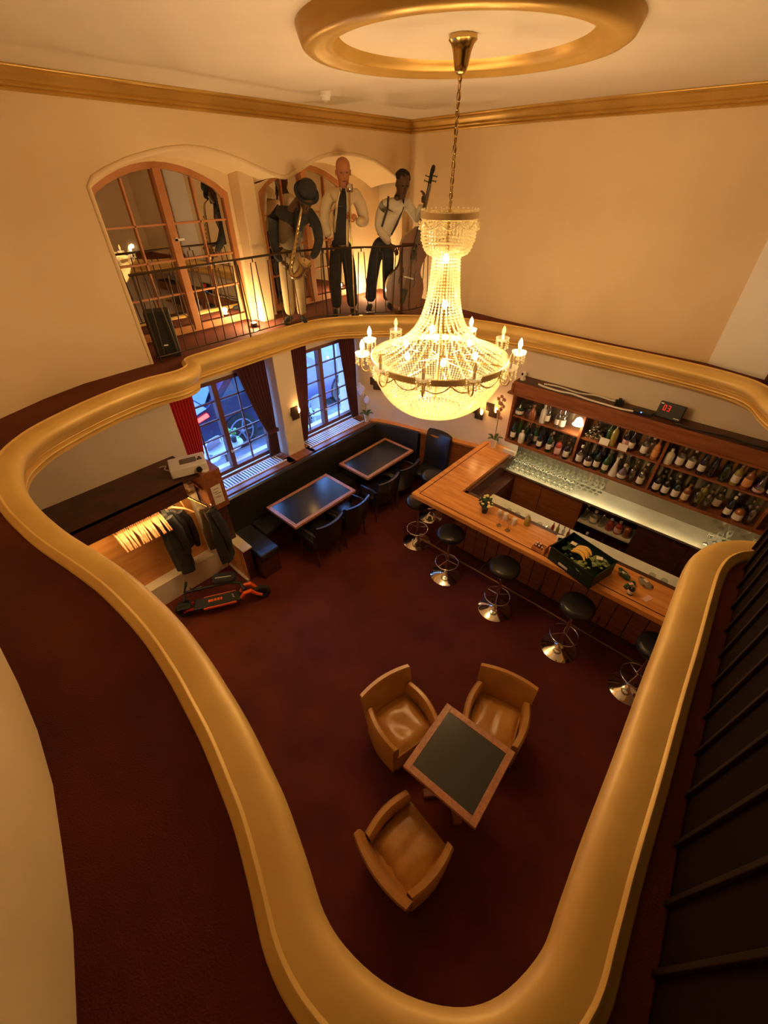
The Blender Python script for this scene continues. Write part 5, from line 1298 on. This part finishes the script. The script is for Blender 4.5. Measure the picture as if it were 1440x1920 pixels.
MB().lathe([(.055, 0), (.075, .03), (.082, .04), (.072, .034), (.03, -.01), (0, -.02)], 22, mat=Matrix.Translation((.245, -.482, .735)) @ Matrix.Rotation(.35, 4, 'Y') @ Matrix.Rotation(.5, 4, 'X')).build('bell', 'horn', sx_, smooth=50)
for q in range(9):
    t = q/8; p = Vector((.235, -.455, 1.12)).lerp(Vector((.11, -.445, .74)), t)
    MB().lathe([(0, 0), (.014, 0), (.014, .006), (0, .006)], 10, mat=Matrix.Translation(p) @ Matrix.Rotation(PI/2, 4, 'X'), cap=False).build('key', 'brass', sx_, smooth=40)
MB().tube([(.29, -.375, 1.30), (.29, -.355, 1.315)], [.008, .006], 8).build('mouthpiece', 'black', sx_)
MB().tube([(.22, -.46, 1.1), (.13, -.455, .76)], .003, 5).build('key_rod', 'brass', sx_)

# --- singer
r = empty('standee', (-4.78, 4.42, GZ), FA, 'cutout bald singer in an open cream jacket over black shirt and trousers', 'standee')
skin('body', [(.03, 0, .93, .10, .08), (.05, 0, 1.1, .11, .08), (.08, 0, 1.3, .12, .085), (.09, -.01, 1.42, .06, .055), (.095, -.02, 1.50, .048, .048), (.10, -.03, 1.54, .048, .048)], chain([0]*6), 'skin_light', r)
skin('jacket', [(.03, .02, .80, .165, .10), (.035, .02, .95, .165, .115), (.05, .01, 1.12, .175, .125), (.075, .01, 1.28, .20, .125), (.085, .0, 1.38, .15, .095), (.09, .0, 1.44, .075, .065),
               (-.05, .01, 1.365, .085, .085), (-.125, .01, 1.30, .082, .082), (-.175, .0, 1.13, .07, .07), (-.145, -.05, .99, .058, .058), (-.125, -.08, .95, .05, .05),
               (.235, .01, 1.365, .085, .085), (.30, .0, 1.28, .082, .082), (.345, -.04, 1.09, .07, .07), (.275, -.15, 1.10, .058, .058), (.245, -.18, 1.13, .05, .05)],
     [(0, 1), (1, 2), (2, 3), (3, 4), (4, 5), (4, 6), (6, 7), (7, 8), (8, 9), (9, 10), (4, 11), (11, 12), (12, 13), (13, 14), (14, 15)], 'cloth_cream', r)
b = MB(); rows = []
for q, (z, a_, c_, yy) in enumerate(((1.44, .065, .115, -.075), (1.36, .03, .12, -.118), (1.25, .0, .115, -.142), (1.12, -.03, .10, -.145), (.98, -.06, .09, -.142), (.86, -.08, .085, -.135))):
    rows.append([b.b.verts.new((a_+(c_-a_)*u/6, yy-.024-.012*math.sin(PI*u/6), z)) for u in range(7)])
for A, B in zip(rows, rows[1:]):
    for u in range(6): b.b.faces.new((A[u], A[u+1], B[u+1], B[u]))
o = b.build('shirt_front', 'cloth_dark', r, smooth=0); o.modifiers.new('solid', 'SOLIDIFY').thickness = .03
for s_ in (-1, 1):
    e = ((.06, -.09, 1.44), (.02, -.135, 1.36), (-.01, -.155, 1.25), (-.05, -.155, 1.0)) if s_ < 0 else ((.12, -.09, 1.44), (.13, -.135, 1.34), (.125, -.155, 1.2), (.10, -.15, .98), (.10, -.14, .82))
    MB().tube([tuple(v) for v in cat_rom(e, 4)], .020, 8, flat=.5).build('lapel', 'cloth_cream', r, smooth=60)
MB().tube([(.05, -.105, 1.43), (.07, -.135, 1.3), (.085, -.14, 1.08)], [.018, .026, .02], 8, flat=.4).build('scarf', 'vest_grey', r, smooth=60)
skin('trousers', [(.02, 0, .95, .12, .095), (.02, 0, .84, .135, .105), (-.05, 0, .72, .095, .10), (-.08, 0, .45, .082, .088), (-.09, .02, .07, .074, .08),
                  (.10, 0, .72, .095, .10), (.13, 0, .45, .082, .088), (.14, .02, .07, .074, .08)], [(0, 1), (1, 2), (2, 3), (3, 4), (1, 5), (5, 6), (6, 7)], 'cloth_dark', r)
shoe(r, -.10, -.02, -.15); shoe(r, .15, -.03, .15)
head(r, (.10, -.06, 1.585), 'skin_light', (.18, 0, .05), 1.12)
hand(r, (-.12, -.09, .94), (.05, -.1, -1), (.8, -.3, 0), 'skin_light', .7, 1)
hand(r, (.235, -.185, 1.15), (-.8, -.45, .15), (-.2, .9, 0), 'skin_light', 1.3, 1)
m_ = empty('microphone_stand', (-4.78, 4.42, GZ), FA, 'brass coloured microphone stand held by the cutout bald singer', 'microphone stand')
MB().cyl((.15, -.24, .02), (.15, -.24, 1.30), .011, n=10).build('pole', 'brass', m_, smooth=60)
MB().lathe([(.13, 0), (.13, .012), (.02, .035)], 24, (.15, -.24, 0)).build('stand_base', 'brass', m_, smooth=40)
MB().tube([(.15, -.24, 1.30), (.15, -.235, 1.35), (.155, -.215, 1.40)], .011, 8).build('mic_holder', 'brass', m_, smooth=60)
MB().ball((.158, -.20, 1.44), .034, 16, 10, (1, 1, 1.45)).build('microphone_head', 'chrome', m_, smooth=0)
b = MB()
for q in range(5): b.tube([(.158+.0355*math.cos(q*PI/5), -.20+.0355*math.sin(q*PI/5), 1.40), (.158+.037*math.cos(q*PI/5), -.20+.037*math.sin(q*PI/5), 1.48)], .003, 4)
b.build('microphone_ribs', 'black', m_)

# --- bass player
r = empty('standee', (-4.55, 5.06, GZ), FA, 'cutout musician in white shirt with bow tie and braces playing double bass', 'standee')
skin('body', [(-.02, 0, .90, .10, .08), (.04, -.02, 1.06, .11, .085), (.13, -.05, 1.22, .12, .085), (.17, -.07, 1.33, .055, .05), (.19, -.085, 1.39, .045, .045), (.20, -.09, 1.43, .045, .045)], chain([0]*6), 'skin_dark', r)
skin('shirt', [(-0.02, 0, 0.88, 0.137, 0.108), (0.04, -0.02, 1.03, 0.154, 0.12), (0.12, -0.05, 1.19, 0.177, 0.128), (0.155, -0.06, 1.29, 0.114, 0.0969),
               (0.01, -0.04, 1.27, 0.0752, 0.0752), (-0.05, -0.04, 1.18, 0.073, 0.073), (-0.09, -0.06, 1.02, 0.0638, 0.0638), (-0.01, -0.17, 0.9, 0.057, 0.057), (0.05, -0.22, 0.84, 0.0456, 0.0456),
               (0.29, -0.04, 1.27, 0.0707, 0.0707), (0.36, -0.05, 1.19, 0.0661, 0.0661), (0.44, -0.08, 1.08, 0.057, 0.057), (0.45, -0.16, 1.2, 0.0479, 0.0479), (0.45, -0.19, 1.26, 0.0388, 0.0388)],
     [(0, 1), (1, 2), (2, 3), (3, 4), (4, 5), (5, 6), (6, 7), (7, 8), (3, 9), (9, 10), (10, 11), (11, 12), (12, 13)], 'cloth_white', r)
skin('trousers', [(-.02, 0, .92, .125, .10), (-.03, 0, .82, .14, .115), (-.12, 0, .70, .10, .10), (-.18, 0, .42, .085, .09), (-.22, .02, .08, .075, .08),
                  (.05, 0, .70, .095, .10), (.05, .03, .42, .08, .085), (.05, .05, .08, .07, .075)], [(0, 1), (1, 2), (2, 3), (3, 4), (1, 5), (5, 6), (6, 7)], 'navy', r)
shoe(r, -.23, -.03, -.2); shoe(r, .06, .02, .1)
for s_, a_, c_ in ((-1, .04, -.10), (1, .24, .08)):
    MB().tube([(a_, -.10, 1.345), (a_-.02, -.165, 1.22), ((a_+c_)/2-.01, -.135, 1.05), (c_, -.10, .93)], .013, 6, flat=.4).build('brace_strap', 'black', r, smooth=60)
b = MB()
for s_ in (-1, 1): b.tube([(.175, -.155, 1.345), (.175+s_*.04, -.158, 1.352), (.175+s_*.062, -.155, 1.35)], [.008, .020, .024], 8, flat=.5)
b.ball((.175, -.16, 1.345), .013, 8, 6); b.build('bow_tie', 'black', r, smooth=60)
h, T = head(r, (.215, -.12, 1.46), 'skin_dark', (.30, .10, .25), 1.08)
b = MB(); rng = random.Random(21)
b.ball((0, .022, .068), .083, 18, 10, (1, 1.1, .78))
for q in range(60):
    v = Vector((rng.gauss(0, 1), rng.gauss(.3, 1), abs(rng.gauss(.6, 1)))).normalized(); b.ball((v.x*.078, .022+v.y*.088, .062+v.z*.066), .016, 6, 4)
bmesh.ops.transform(b.b, matrix=T, verts=b.b.verts); b.build('hair', 'hair', r, smooth=0)
hand(r, (.05, -.23, .83), (.6, -.4, -.55), (.2, .2, -.9), 'skin_dark', .7, 1)
hand(r, (.47, -.22, 1.27), (.1, -.1, .9), (-.9, -.2, 0), 'skin_dark', 1.1, 1)
# double bass (leaning)
r = empty('double_bass', (-4.55, 5.06, GZ), FA, 'brown double bass leaning on the cutout musician with braces', 'double bass')
def bass_outline():
    pts_ = [(0, 0), (.17, .02), (.265, .12), (.285, .25), (.25, .37), (.185, .45), (.165, .53), (.175, .62), (.20, .70), (.195, .78), (.15, .86), (.07, .93), (.03, .97)]
    cs = [(v.x, v.y) for v in cat_rom([(x, y, 0) for x, y in pts_], 4)]
    return cs+[(-x, y) for x, y in cs[::-1]][:-1]
# upright axis u from endpin to scroll
A0 = Vector((.17, -.34, .09)); A1 = Vector((.58, -.20, 1.62)); U = (A1-A0).normalized(); Nn = Vector((.0, -1, .05)); Nn = (Nn-U*Nn.dot(U)).normalized(); S_ = U.cross(Nn)
TB = Matrix(((S_.x, U.x, Nn.x, A0.x), (S_.y, U.y, Nn.y, A0.y), (S_.z, U.z, Nn.z, A0.z), (0, 0, 0, 1)))
MB().prism([(x*.92, y) for x, y in bass_outline()], .15, mat=TB @ Matrix.Translation((0, 0, -.075))).build('bass_body', 'bass_wood', r, smooth=35)
b = MB(); b.tube([(0, .90, .07), (0, 1.2, .06), (0, 1.42, .04)], [.028, .022, .018], 8); bmesh.ops.transform(b.b, matrix=TB, verts=b.b.verts); b.build('neck', 'cloth_dark', r, smooth=60)
b = MB(); b.tube([(0, .60, .098), (0, 1.42, .06)], [.035, .022], 6, flat=.3); bmesh.ops.transform(b.b, matrix=TB, verts=b.b.verts); b.build('fingerboard', 'black', r, smooth=60)
b = MB(); b.tube(cat_rom([(0, 1.41, .04), (0, 1.50, .02), (0, 1.56, .0), (0, 1.60, .025), (0, 1.57, .05), (0, 1.545, .03)], 4), .022, 8); bmesh.ops.transform(b.b, matrix=TB, verts=b.b.verts); b.build('scroll', 'hair', r, smooth=60)
for q in range(4):
    s_ = 1 if q % 2 else -1
    b = MB(); b.tube([(0, 1.44+q*.025, .03), (s_*.06, 1.445+q*.025, .03)], .006, 6); b.ball((s_*.07, 1.445+q*.025, .03), .013, 8, 5, (.5, 1, 1)); bmesh.ops.transform(b.b, matrix=TB, verts=b.b.verts); b.build('tuning_peg', 'black', r)
b = MB()
for q in range(4): b.tube([(-.018+.012*q, .12, .10), (-.022+.015*q, .38, .135), (-.012+.008*q, 1.43, .07)], .0018, 4)
bmesh.ops.transform(b.b, matrix=TB, verts=b.b.verts); b.build('strings', 'chrome', r)
b = MB(); b.box(-.07, .07, .375, .39, .075, .13); bmesh.ops.transform(b.b, matrix=TB, verts=b.b.verts); b.build('bridge', 'paper', r)
b = MB(); b.prism([(-.03, .06), (.03, .06), (.04, .24), (-.04, .24)], .02, z0=.08); bmesh.ops.transform(b.b, matrix=TB, verts=b.b.verts); b.build('tailpiece', 'black', r)
for s_ in (-1, 1):
    b = MB(); b.tube([(s_*.10, .28, .077), (s_*.115, .33, .077), (s_*.095, .38, .077), (s_*.075, .43, .077), (s_*.09, .48, .077)], .006, 5); bmesh.ops.transform(b.b, matrix=TB, verts=b.b.verts); b.build('sound_hole', 'black', r)
b = MB(); b.tube([(0, 0, 0), (0, -.08, 0)], .008, 8); bmesh.ops.transform(b.b, matrix=TB, verts=b.b.verts); b.build('endpin', 'chrome', r)
# light strip under the lowest bottle shelf and in the coat niche
def bar_light(name, loc_, sx1, sy1, e, col, rot=(0, 0, 0)):
    o = lamp(name, loc_, e, col, kind='AREA', shape='RECTANGLE', size=sx1, size_y=sy1); o.rotation_euler = rot
bar_light('shelf_strip_light', (-1.3, 5.40, 1.268), 1.9, .03, 2.8, (1, .90, .60))
bar_light('shelf_strip_light', (.5, 5.40, 1.268), 1.4, .03, .8, (1, .82, .55))
bar_light('niche_strip_light', (-4.33, .6, 1.48), .03, 1.5, 13, (1, .62, .22), (0, math.radians(-12), 0))
